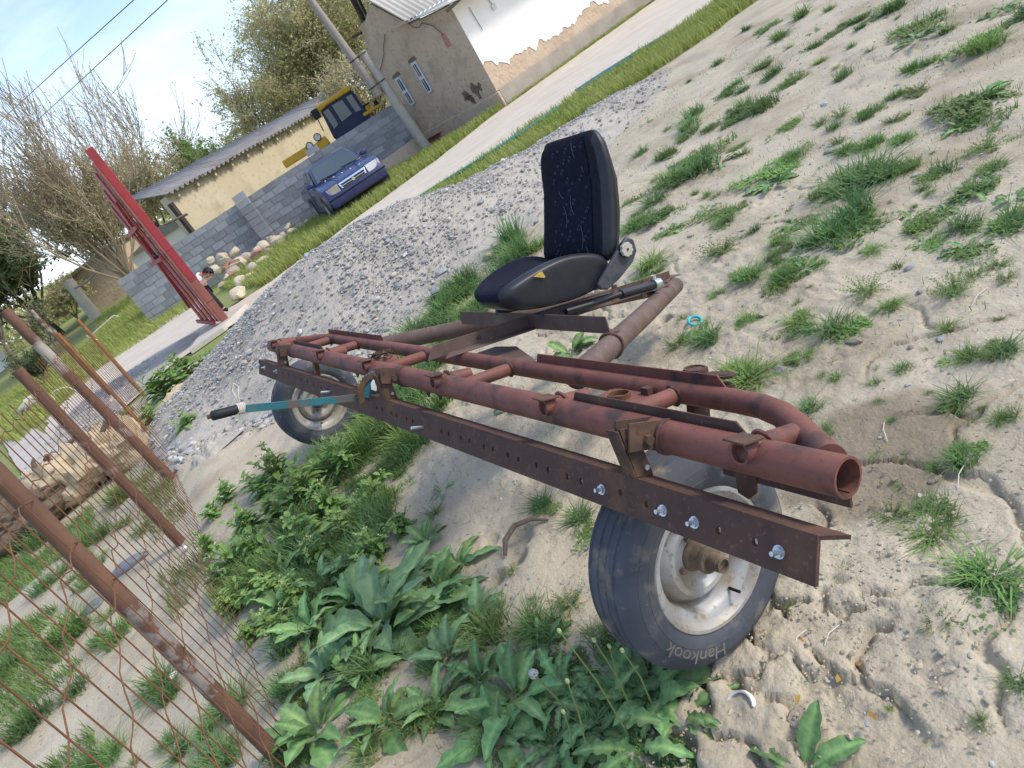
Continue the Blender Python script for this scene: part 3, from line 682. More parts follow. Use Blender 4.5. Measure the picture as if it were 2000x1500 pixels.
# long iron: web upright, slanted front end, wide flange toward the camera
y0 = 1.93
mb.prism([(.10, y0, .034), (.14, y0, .088), (1.40, y0, .088), (1.40, y0, .030)], (0, .006, 0))
mb.prism([(.20, y0, .034), (1.40, y0, .034), (1.40, y0-.055, .030), (.155, y0-.055, .030)], (0, 0, .005))
part(mb, 'angle_iron', 'tail_brown', bevel=.001)
mb = MB()
mb.prism([(.60, 1.37, .032), (.60, 1.385, .098), (.60, 2.55, .098), (.60, 2.56, .032)], (.006, 0, 0)); mb.prism([(.607, 1.37, .032), (.607, 2.56, .032), (.65, 2.56, .032), (.65, 1.37, .032)], (0, 0, .005))
part(mb, 'angle_iron', 'tail_brown', bevel=.001)
part(MB().prism([(1.20, 1.86, .01), (1.52, 2.00, .01), (1.52, 2.00, .075), (1.24, 1.88, .095)], (-.004, .006, 0)), 'angle_iron', 'rust_dark', bevel=.001)
part(MB().prism([(1.43, 1.93, .03), (1.56, 2.03, .03), (1.66, 2.07, .02), (1.58, 2.16, .03), (1.4, 2.12, .03)], (0, 0, .008)), 'tail_plate', 'tail_brown', bevel=.002)
part(MB().prism([(.27, 1.62, -.03), (.27, 2.05, -.03), (.49, 2.06, -.03), (.52, 1.93, -.03), (.40, 1.60, -.03)], (0, 0, .005)), 'foot_plate', 'tail_brown', bevel=.001)
mb = MB(); cc = np.array([.35, y0-.002, .062]); mb.path([cc, cc-np.array([0, .002, 0])], .009, 12); part(mb, 'bolt_hole', 'dark_wood')

# ---- wheels
def wheel(c, flip=1):
    """rim is the wheel part; tyre, hub, valve and lettering sit on it. local Y is the axle, -Y the side facing the photographer"""
    w = .09; R = .30
    rim = MB()
    prof = [(.192, -.070), (.196, -.076), (.193, -.080), (.184, -.079), (.178, -.072), (.172, -.058), (.160, -.052), (.150, -.045), (.143, -.02), (.138, .0), (.128, -.012), (.118, -.030), (.105, -.040), (.092, -.038), (.08, -.024), (.068, -.018), (.045, -.018)]
    rim.lathe(prof, 56)
    rim.lathe([(.196, -.076), (.185, -.07), (.165, -.03), (.15, .02), (.165, .06), (.19, .078), (.197, .076)], 56)
    o = rim.build('wheel', MATS['rim_silver'], cart, sharp=40)
    o.location = Vector(c-BASE)
    ty = MB()
    tp = [(.190, -.070), (.200, -.080), (.215, -.0875), (.228, -.0905), (.229, -.0895), (.245, -.0905), (.258, -.088), (.259, -.0865), (.272, -.081), (.284, -.0735), (.287, -.070), (.2945, -.060)]
    for g_ in (-.045, -.015, .015, .045): tp += [(.2985, g_-.006), (.2955, g_-.004), (.2955, g_+.004), (.2985, g_+.006)]
    tp += [(.2945, .060), (.284, .0735), (.272, .081), (.245, .0905), (.215, .0875), (.200, .08), (.19, .07)]
    ty.lathe(tp, 72); t = ty.build('tyre', MATS['tyre'], o, sharp=28)
    hb = MB(); hb.lathe([(.001, -.108), (.020, -.108), (.0225, -.106), (.0225, -.075), (.036, -.074), (.038, -.070), (.038, -.062), (.034, -.058), (.036, -.03), (.046, -.022), (.05, -.010), (.05, .09), (.001, .09)], 24)
    hb.build('hub', MATS['hub_rust'], o, sharp=30)
    sp_ = MB(); sp_.path([(0, -.1, 0), (0, -.118, 0)], .021, 20, inner=.0165); sp_.build('spindle', MATS['hub_rust'], o)
    for k in range(4):
        a = .4+k*math.pi/2; n2 = MB(); cN = np.array([.060*math.cos(a), -.020, .060*math.sin(a)]); nut(n2, cN, (0, -1, .0001), .009, .012); n2.build('wheel_nut', MATS['hub_rust'], o)
    vv = MB(); a = math.radians(-60); vv.path([(.148*math.cos(a), -.045, .148*math.sin(a)), (.143*math.cos(a), -.085, .143*math.sin(a))], .0045, 8); vv.build('valve', MATS['black_plastic'], o)
    return o
w1l, w2l = loc_(W1), loc_(W2)
wa = wheel(w1l); wb = wheel(w2l)
wa.rotation_euler = (0, 0, 0)
wb.rotation_euler = (0, .7, 0)
# raised maker's lettering on the near side wall
cu = bpy.data.curves.new('lettering', 'FONT'); cu.body = 'Hankook'; cu.size = .05; cu.extrude = .0012; cu.align_x = 'CENTER'; cu.resolution_u = 3
to = bpy.data.objects.new('lettering_tmp', cu); COL.objects.link(to)
dg = bpy.context.evaluated_depsgraph_get(); tm = bpy.data.meshes.new_from_object(to.evaluated_get(dg)); bpy.data.objects.remove(to)
V = np.array([v.co[:] for v in tm.vertices])
dn = np.array([p_@[0, 0, -1], 0, n_@[0, 0, -1]]); am = math.atan2(dn[2], dn[0])          # straight down in the wheel's own plane
am2 = am - .87
ang = am2 - V[:, 0]*1.15/.232; rr = .231 + V[:, 1]*1.0
Vn = np.column_stack([rr*np.cos(ang), -.0893 - V[:, 2] + .0*rr, rr*np.sin(ang)])
for i, v in enumerate(tm.vertices): v.co = Vn[i]
tm.update(); tm.name = 'lettering'
obj('lettering', tm, MATS['tyre_text'], wa)
# axle legs from the frame to the hubs
for wl, sa in ((w1l, .80), (w2l, 3.55)):
    hubp = wl+np.array([0, .11 if wl[1] < 2 else -.12, 0])
    part(MB().bar((.10, sa, -.02), hubp, .05, .028, up=(1, 0, 0)), 'axle_leg', 'rail_red', bevel=.002)
    part(MB().path([hubp+np.array([0, -.05, 0]), hubp+np.array([0, .05, 0])], .028, 16), 'axle_stub', 'hub_rust')

# ---- car seat
seat = part(MB().bar((.60, 1.80, .098), (1.20, 1.80, .075), .022, .028), 'seat', 'vinyl', bevel=.002)
seat['label'] = 'worn black car seat bolted on the tail'
def sp_part(mb, name, mt, bevel=0, sharp=40): return mb.build(name, MATS[mt], seat, bevel=bevel, sharp=sharp)
sp_part(MB().bar((.60, 2.18, .098), (1.20, 2.18, .075), .022, .028), 'runner', 'vinyl', .002)
sp_part(MB().path([(1.0, 1.765, .082), (1.24, 1.80, .070)], .021, 14), 'damper_tube', 'vinyl')
sp_part(MB().path([(1.22, 1.797, .071), (1.262, 1.802, .069)], .027, 12, inner=.018), 'damper_eye', 'zinc')
sp_part(MB().path([(1.235, 1.80, .095), (1.232, 1.80, .115)], .011, 8), 'damper_bolt', 'knob_white')
sp_part(MB().bar((.965, 1.755, .135), (.955, 1.757, .062), .004, .028, up=(1, 0, 0)), 'strap', 'tail_brown')
sp_part(MB().path([(.70, 1.77, .085), (.85, 1.765, .082), (1.0, 1.765, .085)], .014, 10), 'runner', 'vinyl')
for s in (1.85, 2.12):
    sp_part(MB().bar((.66, s, .10), (.66, s, .15), .03, .004), 'strap', 'vinyl')
# cushion: a side profile carried across the width, bolsters left and right
prof = [(.50, .128), (.40, .152), (.368, .172), (.340, .200), (.332, .222), (.348, .244), (.40, .262), (.50, .284), (.62, .304), (.72, .312), (.82, .304), (.93, .284), (.985, .245), (.985, .205), (.93, .155), (.85, .124), (.68, .117)]
SW0, SW1 = 1.755, 2.245
st_ = [(0, .80, 0), (.012, .90, 0), (.035, .965, .002), (.08, 1, .004), (.16, 1, -.006), (.24, 1, -.020), (.36, 1, -.026), (.5, 1, -.028)]
st_ = st_ + [(1-u, k, z) for u, k, z in st_[::-1][1:]]
pc = np.mean(prof, 0); V = []; nP = len(prof)
for u, k, z in st_:
    for i, (x, y) in enumerate(prof):
        top = y > .24; q = (np.array([x, y])-pc)*k+pc
        q[0] += (.06+.035*sst(.12, 0, u)+.20*max(0, (u-.35)/.65)**1.7)*max(0, 1-(q[0]-.33)/.62)
        V.append((q[0], SW0+(SW1-SW0)*u, q[1]+(z*min(1, max(0, (x-.33)/.15)) if top else 0)))
Fc = [(a*nP+i, a*nP+(i+1) % nP, (a+1)*nP+(i+1) % nP, (a+1)*nP+i) for a in range(len(st_)-1) for i in range(nP)]
Fc += [tuple(range(nP))[::-1], tuple((len(st_)-1)*nP+i for i in range(nP))]
me = mkmesh('cushion', V, Fc, True, 50); me.materials.append(MATS['vinyl']); me.materials.append(MATS['fabric'])
for pg in me.polygons:
    c = np.mean([V[i] for i in pg.vertices], 0); u = (c[1]-SW0)/(SW1-SW0)
    if .12 < u < .90 and c[2] > .20: pg.material_index = 1
o = obj('cushion', me, None, seat); m_ = o.modifiers.new('s', 'SUBSURF'); m_.levels = m_.render_levels = 2
# backrest
NU, NV = 19, 21
def back_pt(u, v, front):
    """u -1..1 across, v 0..1 up"""
    hw = .258 - .028*v - .020*sst(.75, 1.0, v)
    z = .235 + .56*v
    fr = np.interp(v, [0, .3, .6, .85, 1], [.945, .985, 1.02, 1.03, 1.035]) - .016*sst(.60, .80, abs(u))
    bk = np.interp(v, [0, .15, .35, .6, .8, 1], [1.03, 1.06, 1.095, 1.115, 1.10, 1.10])
    return (fr if front else bk), 2.0+hw*u, z
def sup(u, v):
    """squash the unit square to rounded corners"""
    vv = 2*v-1; k = .26
    if abs(u) > 1-k and abs(vv) > 1-k:
        du, dv = (abs(u)-(1-k))/k, (abs(vv)-(1-k))/k; m = max(du, dv); l = math.hypot(du, dv) or 1
        du, dv = du/l*m, dv/l*m
        u = math.copysign(1-k+k*du, u); vv = math.copysign(1-k+k*dv, vv)
    return u, (vv+1)/2
V, Fc, mi = [], [], []
us = np.concatenate([[-1, -.97, -.90, -.80, -.66, -.60], np.linspace(-.5, .5, 7), [.60, .66, .80, .90, .97, 1]]); vs2 = np.concatenate([[0, .02, .06], np.linspace(.12, .88, 12), [.94, .98, 1]])
nu, nv = len(us), len(vs2)
for side in (True, False):
    for v in vs2:
        for u in us:
            u2, v2 = sup(u, v); x, y, z = back_pt(u2, v2, side)
            ed = max(abs(u), abs(2*v-1)); pull = sst(.86, 1.0, ed)
            mid = .5*(back_pt(u2, v2, True)[0]+back_pt(u2, v2, False)[0])
            x = x+(mid-x)*pull*.75
            V.append((x, y, z))
for j in range(nv-1):
    for i in range(nu-1):
        a = j*nu+i; Fc.append((a, a+nu, a+nu+1, a+1)); mi.append(1 if abs(us[i]+us[i+1]) < 1.86 else 0)
o0 = nu*nv
for j in range(nv-1):
    for i in range(nu-1):
        a = o0+j*nu+i; Fc.append((a, a+1, a+nu+1, a+nu)); mi.append(0)
ring = [i for i in range(nu)] + [j*nu+nu-1 for j in range(1, nv)] + [(nv-1)*nu+i for i in range(nu-2, -1, -1)] + [j*nu for j in range(nv-2, 0, -1)]
for k in range(len(ring)):
    a, b = ring[k], ring[(k+1) % len(ring)]; Fc.append((a, b, o0+b, o0+a)); mi.append(0)
me = mkmesh('backrest', V, Fc, True, 0); me.materials.append(MATS['vinyl']); me.materials.append(MATS['fabric_side'])
me.polygons.foreach_set('material_index', np.array(mi, np.int32))
obj('backrest', me, None, seat)
# fabric insert, slightly proud, with a tuck across
V, Fc = [], []
ui, vi = np.linspace(-.60, .60, 13), np.linspace(.06, .965, 40)
for v in vi:
    for u in ui:
        u2, v2 = sup(u, v); x, y, z = back_pt(u2, v2, True)
        bl = .010*(1-(abs(u)/.60)**4)*(1-.0*v) + .004 - .011*math.exp(-((v-.66)/.012)**2)
        bl *= sst(.06, .12, v)*sst(.965, .92, v)*.9+.1
        V.append((x-bl, y, z))
for j in range(len(vi)-1):
    for i in range(len(ui)-1):
        a = j*len(ui)+i; Fc.append((a, a+len(ui), a+len(ui)+1, a+1))
obj('insert_panel', mkmesh('insert_panel', V, Fc, True, 0), MATS['fabric'], seat)
stc = MB()
def surf(u, v):
    x, y, z = back_pt(u, v, True); return np.array([x-.0165*(1-(abs(u)/.6)**4)-.001, y, z])
for u0, v0, du, dv, cv in ((-.30, .82, .02, .13, .03), (.35, .60, -.18, -.07, .02), (-.05, .55, -.10, -.16, .05), (.10, .30, .08, .17, -.05), (-.35, .12, .02, .17, -.04), (-.48, .70, .03, .05, .01), (-.52, .08, .06, .06, .01), (.30, .05, -.05, .07, .02)):
    stc.path([surf(u0+du*t+cv*math.sin(t*3.14), v0+dv*t) for t in np.linspace(0, 1, 9)], .0012, 4)
r2 = random.Random(3)
for a in range(5):
    for b in range(11):
        u0 = -.46+a*.23+(.1 if b % 2 else 0)-.05; v0 = .10+b*.078
        if abs(u0) > .55 or r2.random() < .35: continue
        u0 += r2.uniform(-.05, .05); v0 += r2.uniform(-.02, .02)
        for k in range(2): stc.path([surf(u0+k*.035, v0), surf(u0+k*.035+r2.uniform(-.01, .01), v0+.022)], .0008, 4)
        if r2.random() < .6: stc.path([surf(u0-.02+.03*math.cos(t), v0+.03+.012*math.sin(t)) for t in np.linspace(0, 3.5, 6)], .0008, 4)
sp_part(stc, 'stitching', 'thread')['kind'] = 'stuff'
# recliner cover, knob, torn foam
hp = [cs(x, y, 1.742) for x, y in ((1207, 478), (1218, 463), (1232, 468), (1238, 490), (1231, 512), (1205, 545), (1182, 566), (1168, 566), (1163, 556))]
sp_part(MB().prism([q for q in hp], (0, -.022, 0)), 'recliner_cover', 'hinge_plastic', .007)
kc = cs(1226, 487, 1.70); mb = MB()
poly = []
for k in range(36):
    t = 2*math.pi*k/36; r = .030+(.0022 if (k//2) % 2 else -.001); poly.append(kc+np.array([r*math.cos(t), 0, r*math.sin(t)]))
mb.prism(poly, (0, .016, 0)); sp_part(mb, 'recliner_knob', 'knob_white', .002)
sp_part(MB().path([kc+np.array([0, .02, 0]), kc+np.array([0, .03, 0])], .034, 20), 'knob_collar', 'black_plastic')
sp_part(MB().path([kc+np.array([0, -.003, 0]), kc+np.array([0, .004, 0])], .006, 8), 'knob_screw', 'rust_orange')
fq = [cs(x, y, 1.752) for x, y in ((1041, 541), (1057, 530), (1064, 540), (1062, 543))]
sp_part(MB().prism(fq, (0, -.006, 0)), 'foam_tear', 'foam_yellow', .001)
# ================================================================== buildings, vehicles, fence and the rest of the place
def V(px, py, y0): return pln(px, py, np.array([0, y0, 0.0]), np.array([0, 1.0, 0]))
def thing(name, label, cat, base, group=None, rz=0.0):
    return tag(empty(name, base, rz), label, cat, group)
def tp(mb, name, mt, t, bevel=0, sharp=35, smooth=True):
    """part of thing t given in world coordinates"""
    l = np.array(t.location); mb.v = [tuple(np.array(q)-l) for q in mb.v]
    return mb.build(name, MATS[mt], t, smooth, sharp, bevel)
Z3 = np.array([0, 0, 1.0])
# ---- the house: mud gable in shade, whitewashed long wall in the sun
K = np.array([4.0, 21.4, -.04]); wdir = np.array([math.sin(math.radians(60)), math.cos(math.radians(60)), 0]); gdir = np.array([-wdir[1], wdir[0], 0])
ng = -wdir.copy(); nw = -gdir.copy()
house = thing('mud_house', 'mud house with bare brown gable and flaking whitewashed long wall', 'house', K)
gp = [pln(x, y, K, ng) for x, y in ((990, 199), (900, 12), (880, -30), (735, -30), (721, -3), (718, 20), (714, 39), (702, 51), (709, 64), (713, 87), (720, 103), (745, 150), (790, 215), (840, 297))]
zt = gp[1][2]
gp[0][2] = -.04; gp[-1][2] = -.04
# keep the eave side straight above the corner
gp[0] = K.copy(); gp[1] = K+Z3*2.88; gp[2] = pln(800, 48, K, ng); gp[3] = pln(760, 28, K, ng); gp[4] = pln(723, 8, K, ng)
tp(MB().prism(gp, wdir*.45), 'gable_wall', 'adobe', house, sharp=30)
tp(MB().prism([K+wdir*.451, K+wdir*16, K+wdir*16+Z3*2.95, K+wdir*.451+Z3*2.95], gdir*.45), 'long_wall', 'adobe', house)
# whitewash layer with a ragged lower edge
wv, wf = [], []; n = 420
for i in range(n+1):
    s = i/n*15.9; low = .70+.75*abs(fbm(s*.8, 2.2, 71, 4)) + .16*fbm(s*5, .3, 72, 4)
    if s < .9: low = .80+ (0.9-s)*.5 + .15*vn(s*9, 3, 73)
    for z in (low, low+.5, 2.95): wv.append(K+wdir*s+nw*.018+Z3*(z+.04))
for i in range(n):
    for j in range(2): a = i*3+j; wf.append((a, a+3, a+4, a+1))
wl = MB().add(wv, wf); o = tp(wl, 'whitewash', 'whitewash', house, smooth=False)
sm = o.modifiers.new('t', 'SOLIDIFY'); sm.thickness = .015
tp(MB().prism([K+nw*.12, K+wdir*16+nw*.12, K+wdir*16+nw*.12+Z3*.46, K+nw*.12+Z3*.46], gdir*.119), 'plinth', 'plinth', house, bevel=.02)
tp(MB().prism([K+ng*.10+nw*.12, K+ng*.10+gdir*4.2, K+ng*.10+gdir*4.2+Z3*.40, K+ng*.10+nw*.12+Z3*.44], -ng*.099), 'plinth', 'adobe', house, bevel=.03)
# slit windows
for c in (((803, 124), (812, 119), (845, 176), (836, 184)), ((772, 154), (781, 149), (812, 200), (803, 207))):
    q = [pln(x, y, K+ng*.012, ng) for x, y in c]
    q[3] = q[0]*0+np.array([q[0][0], q[0][1], q[3][2]]); q[2] = np.array([q[1][0], q[1][1], q[2][2]])
    w_ = tp(MB().prism(q, ng*.03), 'window', 'window_white', house)
    ctr = np.mean(q, 0); ex = (q[1]-q[0]); ez = (q[0]-q[3]); ex[2] = 0
    ez = np.array([0, 0, ez[2]])
    for t in (-.24, .24):
        pc_ = ctr+ez*t; pq = [pc_-ex*.30-ez*.19, pc_+ex*.30-ez*.19, pc_+ex*.30+ez*.19, pc_-ex*.30+ez*.19]
        m2 = MB().prism([a+ng*.032 for a in pq], ng*.006); l = np.array(house.location); m2.v = [tuple(np.array(a)-l) for a in m2.v]; m2.build('pane', MATS['window_glass'], w_)
        m3 = MB().bar(pc_-ez*.19+ng*.04, pc_+ez*.19+ng*.04, .018, .01, up=ng); m3.v = [tuple(np.array(a)-l) for a in m3.v]; m3.build('glazing_bar', MATS['window_white'], w_)
    tp(MB().prism([q[0]-ex*.5+Z3*.03+ng*.004, q[1]+ex*.3+Z3*.03+ng*.004, q[1]+ex*.1+Z3*.15+ng*.004, q[0]-ex*.2+Z3*.11+ng*.004], -ng*.02), 'broken_lintel', 'hub_rust', house)
q = [pln(x, y, K+ng*.004, ng) for x, y in ((860, 68), (868, 65), (883, 88), (874, 95))]
tp(MB().prism(q, -ng*.03), 'brick_patch', 'brick_red', house)
for c in ((909, 195, 10), (918, 200, 9), (930, 186, 11), (937, 178, 6), (925, 205, 6)):
    q = pln(c[0], c[1]-8, K+ng*.006, ng); poly = [q+.018*c[2]*(math.cos(t)*gdir*.8*(1+.5*math.sin(3*t+c[0]))+math.sin(t)*Z3*(1+.4*math.cos(2*t+c[1]))) for t in np.linspace(0, 5.6, 9)]
    tp(MB().prism(poly, -ng*.01), 'fallen_plaster', 'hub_rust', house)
# corrugated roof sheets
def corr(A, B, ext, n, amp, wl_):
    """sheet spanned by A->B (slope) and ext (along the eave), waves along ext"""
    A, B, ext = map(np.array, (A, B, ext)); up = nrm(np.cross(ext, B-A)); up = up if up[2] > 0 else -up
    L_ = np.linalg.norm(ext); k = int(L_/wl_*8); vv, ff = [], []
    for i in range(k+1):
        t = i/k; q = ext*t + up*amp*math.sin(2*math.pi*L_*t/wl_)
        vv += [A+q, (A+B)/2+q, B+q]
    for i in range(k):
        for j in range(2): a = i*3+j; ff.append((a, a+3, a+4, a+1))
    return MB().add(vv, ff)
E0 = pln(792, 42, K+ng*.35, ng); E1 = pln(722, 2, K+ng*.35, ng); E2 = pln(893, -2, K+ng*.35, ng)
up1 = E0+(E1-E0)*3.2
o = tp(corr(E0, up1, wdir*13, 0, .028, .19), 'roof_sheet', 'roof_sheet', house, sharp=0); o.modifiers.new('t', 'SOLIDIFY').thickness = .008
o = tp(corr(E0-Z3*.05, E2-Z3*.03, wdir*13, 0, .02, .19), 'roof_sheet', 'roof_sheet', house, sharp=0); o.modifiers.new('t', 'SOLIDIFY').thickness = .008
a, b = pln(751, 64, K+ng*.30, ng), pln(792, 42, K+ng*.30, ng); tp(MB().bar(a, b, .07, .07), 'rafter', 'log_wood', house, bevel=.005)
a, b = pln(873, 22, K+ng*.25, ng), pln(905, -8, K+ng*.25, ng); tp(MB().bar(a, b, .07, .07), 'rafter', 'old_wood', house)
def wire(pts, r, name, mt, t):
    return tp(MB().path(pts, r, 5, cap=False), name, mt, t)
wire([pln(x, y, K+ng*.04, ng) for x, y in ((752, 66), (749, 90), (750, 105), (745, 128), (741, 140))], .009, 'cable', 'cable', house)
wire([pln(x, y, K+ng*.04, ng) for x, y in ((798, 46), (808, 54), (818, 54), (824, 45), (845, 50), (866, 68))], .009, 'cable', 'cable', house)
lamp_p = K+wdir*1.3+nw*.05
wire([K+wdir*1.1+nw*.05+Z3*2.9, K+wdir*1.3+nw*.05+Z3*2.35], .009, 'cable', 'cable', house)
tp(MB().box(tuple(lamp_p+np.array([-.06, -.06, 2.22])), tuple(lamp_p+np.array([.06, .06, 2.36]))), 'junction_box', 'white_plastic', house, bevel=.01)
wire([K+wdir*.5+nw*.05+Z3*2.6, K+wdir*.55+nw*.05+Z3*1.95], .009, 'cable', 'cable', house)
# window in the long wall, just entering the frame
q0 = K+wdir*5.1+nw*.03
wn = tp(MB().prism([q0+Z3*1.35, q0+wdir*1.2+Z3*1.35, q0+wdir*1.2+Z3*2.5, q0+Z3*2.5], nw*.03), 'window', 'window_white', house)
m2 = MB().prism([q0+wdir*.1+Z3*1.45+nw*.032, q0+wdir*1.1+Z3*1.45+nw*.032, q0+wdir*1.1+Z3*2.4+nw*.032, q0+wdir*.1+Z3*2.4+nw*.032], nw*.006); m2.v = [tuple(np.array(a)-K) for a in m2.v]; m2.build('pane', MATS['window_glass'], wn)
# dark posts at the torn end of the gable
for i, (x0, y0, x1, y1, r) in enumerate(((686, -8, 716, 88, .09), (697, -8, 722, 84, .05))):
    a, b = pln(x0, y0, K+gdir*.0-ng*.35, ng), pln(x1, y1, K-ng*.35, ng); b[2] = -.05
    b[:2] = pln(x1, y1, K-ng*.35, ng)[:2]
    tp(MB().path([b, a], r, 10), 'corner_post', 'dark_wood', house)
a = pln(689, 73, K-ng*.3, ng); b = pln(706, 64, K-ng*.3, ng); tp(MB().bar(a, b, .06, .08), 'post_bracket', 'dark_wood', house)
# red channel iron lying at the gable foot
a, b = G(836, 283), G(884, 256); rch = thing('channel_iron', 'red painted channel iron lying at the foot of the gable', 'steel bar', a)
dvec = nrm(b-a); sdv = np.array([dvec[1], -dvec[0], 0]); L_ = np.linalg.norm(b-a); a = a-sdv*.02
mbc = MB(); mbc.prism([a, a+Z3*.16, a+Z3*.16+sdv*.08, a+Z3*.15+sdv*.08, a+Z3*.15+sdv*.01, a+Z3*.01+sdv*.01, a+Z3*.01+sdv*.08, a+sdv*.08], dvec*L_); tp(mbc, 'web', 'red_faded', rch)

# ---- utility pole: wooden pole strapped to a concrete stub
yb = 23.5; base = V(835, 292, yb); base[2] = -.05
up_ = thing('utility_pole', 'grey wooden utility pole strapped to a thick concrete stub', 'utility pole', base)
tp_ = V(706, 100, yb); tp(MB().path([base, base*.5+tp_*.5, tp_], [.17, .145, .12], 8), 'concrete_stub', 'concrete', up_, sharp=50)
a, b = V(741, 186, yb-.05), V(585, -30, yb-.05); tp(MB().path([a, a*.5+b*.5, b], [.13, .115, .10], 12), 'wooden_pole', 'pole_wood', up_)
for px, py in ((698, 112), (735, 165)):
    c1, c2 = V(px-12, py+10, yb-.03), V(px+14, py-10, yb); cc = (c1+c2)/2; hwv = np.linalg.norm((c2-c1)[:2])/2
    ring = [cc+np.array([hwv*1.15*math.cos(t), .22*math.sin(t), (c2-c1)[2]/2*math.cos(t)]) for t in np.linspace(0, 2*math.pi, 17)]
    tp(MB().path(ring, .018, 6, cap=False), 'wire_strap', 'cable', up_)
# ---- overhead wires
for px in (((300, -35), (261, 0), (130, 118), (0, 237), (-120, 345)), ((360, -35), (327, 0), (160, 155), (0, 302), (-100, 395))):
    dp = np.linspace(24, 60, 5)
    o = MB().path([P(x, y, q) for (x, y), q in zip(px, dp)], .022, 5).build('overhead_wire', MATS['cable'])
    tag(o, 'thin dark overhead wire crossing the sky', 'wire', 'overhead wires in the sky')

# ---- grey block wall, each block a piece
wa0, wa1 = np.array([1.75, 24.15, -.05]), np.array([-8.4, 24.15, -.05])
bw = thing('block_wall', 'grey concrete block wall with a pilaster in front of the shed', 'wall', (-3, 24.2, -.05))
bl, bh, bd = .42, .205, .19
def block_mesh(l, seed):
    r = random.Random(seed); mb = MB(); j = lambda: r.uniform(-.006, .006)
    mb.box((0, 0, 0), (l, bd, bh-.024)); mb.v = [(x+j(), y+j(), z+j()) for x, y, z in mb.v]
    me = mb.mesh('block', True, 30); me.materials.append(MATS['block']); return me
full = [block_mesh(bl-.022, i) for i in range(5)]; half = [block_mesh(bl/2-.016, 9+i) for i in range(3)]
nco = 8; x0 = -8.4; cnt = 0
pil_x = V(459, 391, 24.1)[0]
mort = []
for c in range(nco):
    z = c*bh; x = x0 + (-.21 if c % 2 else 0)
    while x < 1.75:
        hlf = x < x0; me = rnd.choice(half if hlf else full); xx = x0 if hlf else x; ln = bl/2 if hlf else bl
        if xx+ln > 1.85: break
        o = obj('block', me, None, bw); o.location = (xx+3+rnd.uniform(-.004, .004), rnd.uniform(-.008, .008), z+.009); o.rotation_euler = (0, 0, rnd.uniform(-.008, .008)); cnt += 1
        x = xx+ln
for c in range(nco+1):
    for i in range(1):
        o = obj('pilaster_block', full[c % 5], None, bw); o.location = (pil_x-.05+3+rnd.uniform(-.01, .01), -.21, c*bh+.009); o.scale = (1.02, 1, 1.07)
b_ = V(597, 300, 24.1)
for c in range(2):
    o = obj('pilaster_block', full[c], None, bw); o.location = (b_[0]+3, -.02, (nco-1+c)*bh+.012)
tp(MB().box((-8.38, 24.215, -.05), (1.74, 24.37, nco*bh-.075)), 'mortar', 'block', bw)
tp(MB().prism([(-.9, 23.9, -.05), (1.7, 23.75, -.05), (1.6, 23.9, .42), (.2, 24.0, .36), (-.8, 24.05, .12)], (0, .2, 0)), 'mud_footing', 'adobe', bw)

# ---- long shed with ochre plaster and slate roof
S0, S1 = np.array([-6.3, 27.0, -.06]), np.array([1.6, 38.4, -.06]); sdir = nrm(S1-S0); sn = np.array([sdir[1], -sdir[0], 0]); SL = np.linalg.norm(S1-S0)
shed = thing('long_shed', 'long ochre plastered shed with wavy slate roof behind the block wall', 'shed', S0)
tp(MB().prism([S0, S1, S1+Z3*3.0, S0+Z3*3.0], -sn*.35), 'wall', 'shed_plaster', shed)
nr = 8
for i in range(nr):
    a = S0+sdir*(SL*i/nr-.12)+sn*.32+Z3*(3.0+rnd.uniform(-.015, .02)); o = tp(corr(a, a-sn*2.1+Z3*.62, sdir*(SL/nr+.08), 0, .055, .26), 'roof_sheet', 'slate_roof', shed, sharp=0); o.modifiers.new('t', 'SOLIDIFY').thickness = .012
for i in range(14):
    a = S0+sdir*(.4+i*SL/14)+Z3*2.82; tp(MB().path([a-sn*.1, a+sn*.16], .06, 8), 'rafter_end', 'log_wood', shed)
tp(MB().bar(S0+sn*.05-sdir*.06-Z3*.0, S0+sn*.05-sdir*.06+Z3*2.75, .14, .16, up=sn), 'corner_post', 'dark_wood', shed)
a = V(322, 438, 26.6); b = V(366, 418, 26.6); tp(MB().path([a, b], .05, 6), 'gate_pole', 'old_wood', shed)
far = thing('white_cottage', 'small white cottage glimpsed past the end of the shed', 'cottage', (-10.4, 40, .3))
tp(MB().box((-12.6, 40, 0), (-8.2, 44, 2.1)), 'wall', 'whitewash', far); tp(MB().prism([(-12.8, 39.8, 2.1), (-8.0, 39.8, 2.1), (-10.4, 39.8, 2.6)], (0, 4.5, 0)), 'roof', 'slate_roof', far)
hut = thing('mud_hut', 'low grey mud hut under the bare trees', 'hut', V(195, 615, 44))
tp(MB().prism([V(x, y, 44) for x, y in ((128, 548), (222, 478), (290, 560), (192, 625))], (0, 4, 0)), 'wall', 'adobe', hut)
tp(MB().prism([V(x, y, 43.97) for x, y in ((222, 508), (240, 498), (262, 530), (243, 543))], (0, .06, 0)), 'doorway', 'dark_wood', hut)
tp(MB().prism([V(x, y, 43.6) for x, y in ((122, 546), (222, 470), (225, 476), (126, 552))], (0, 4.8, 0)), 'roof', 'old_wood', hut)

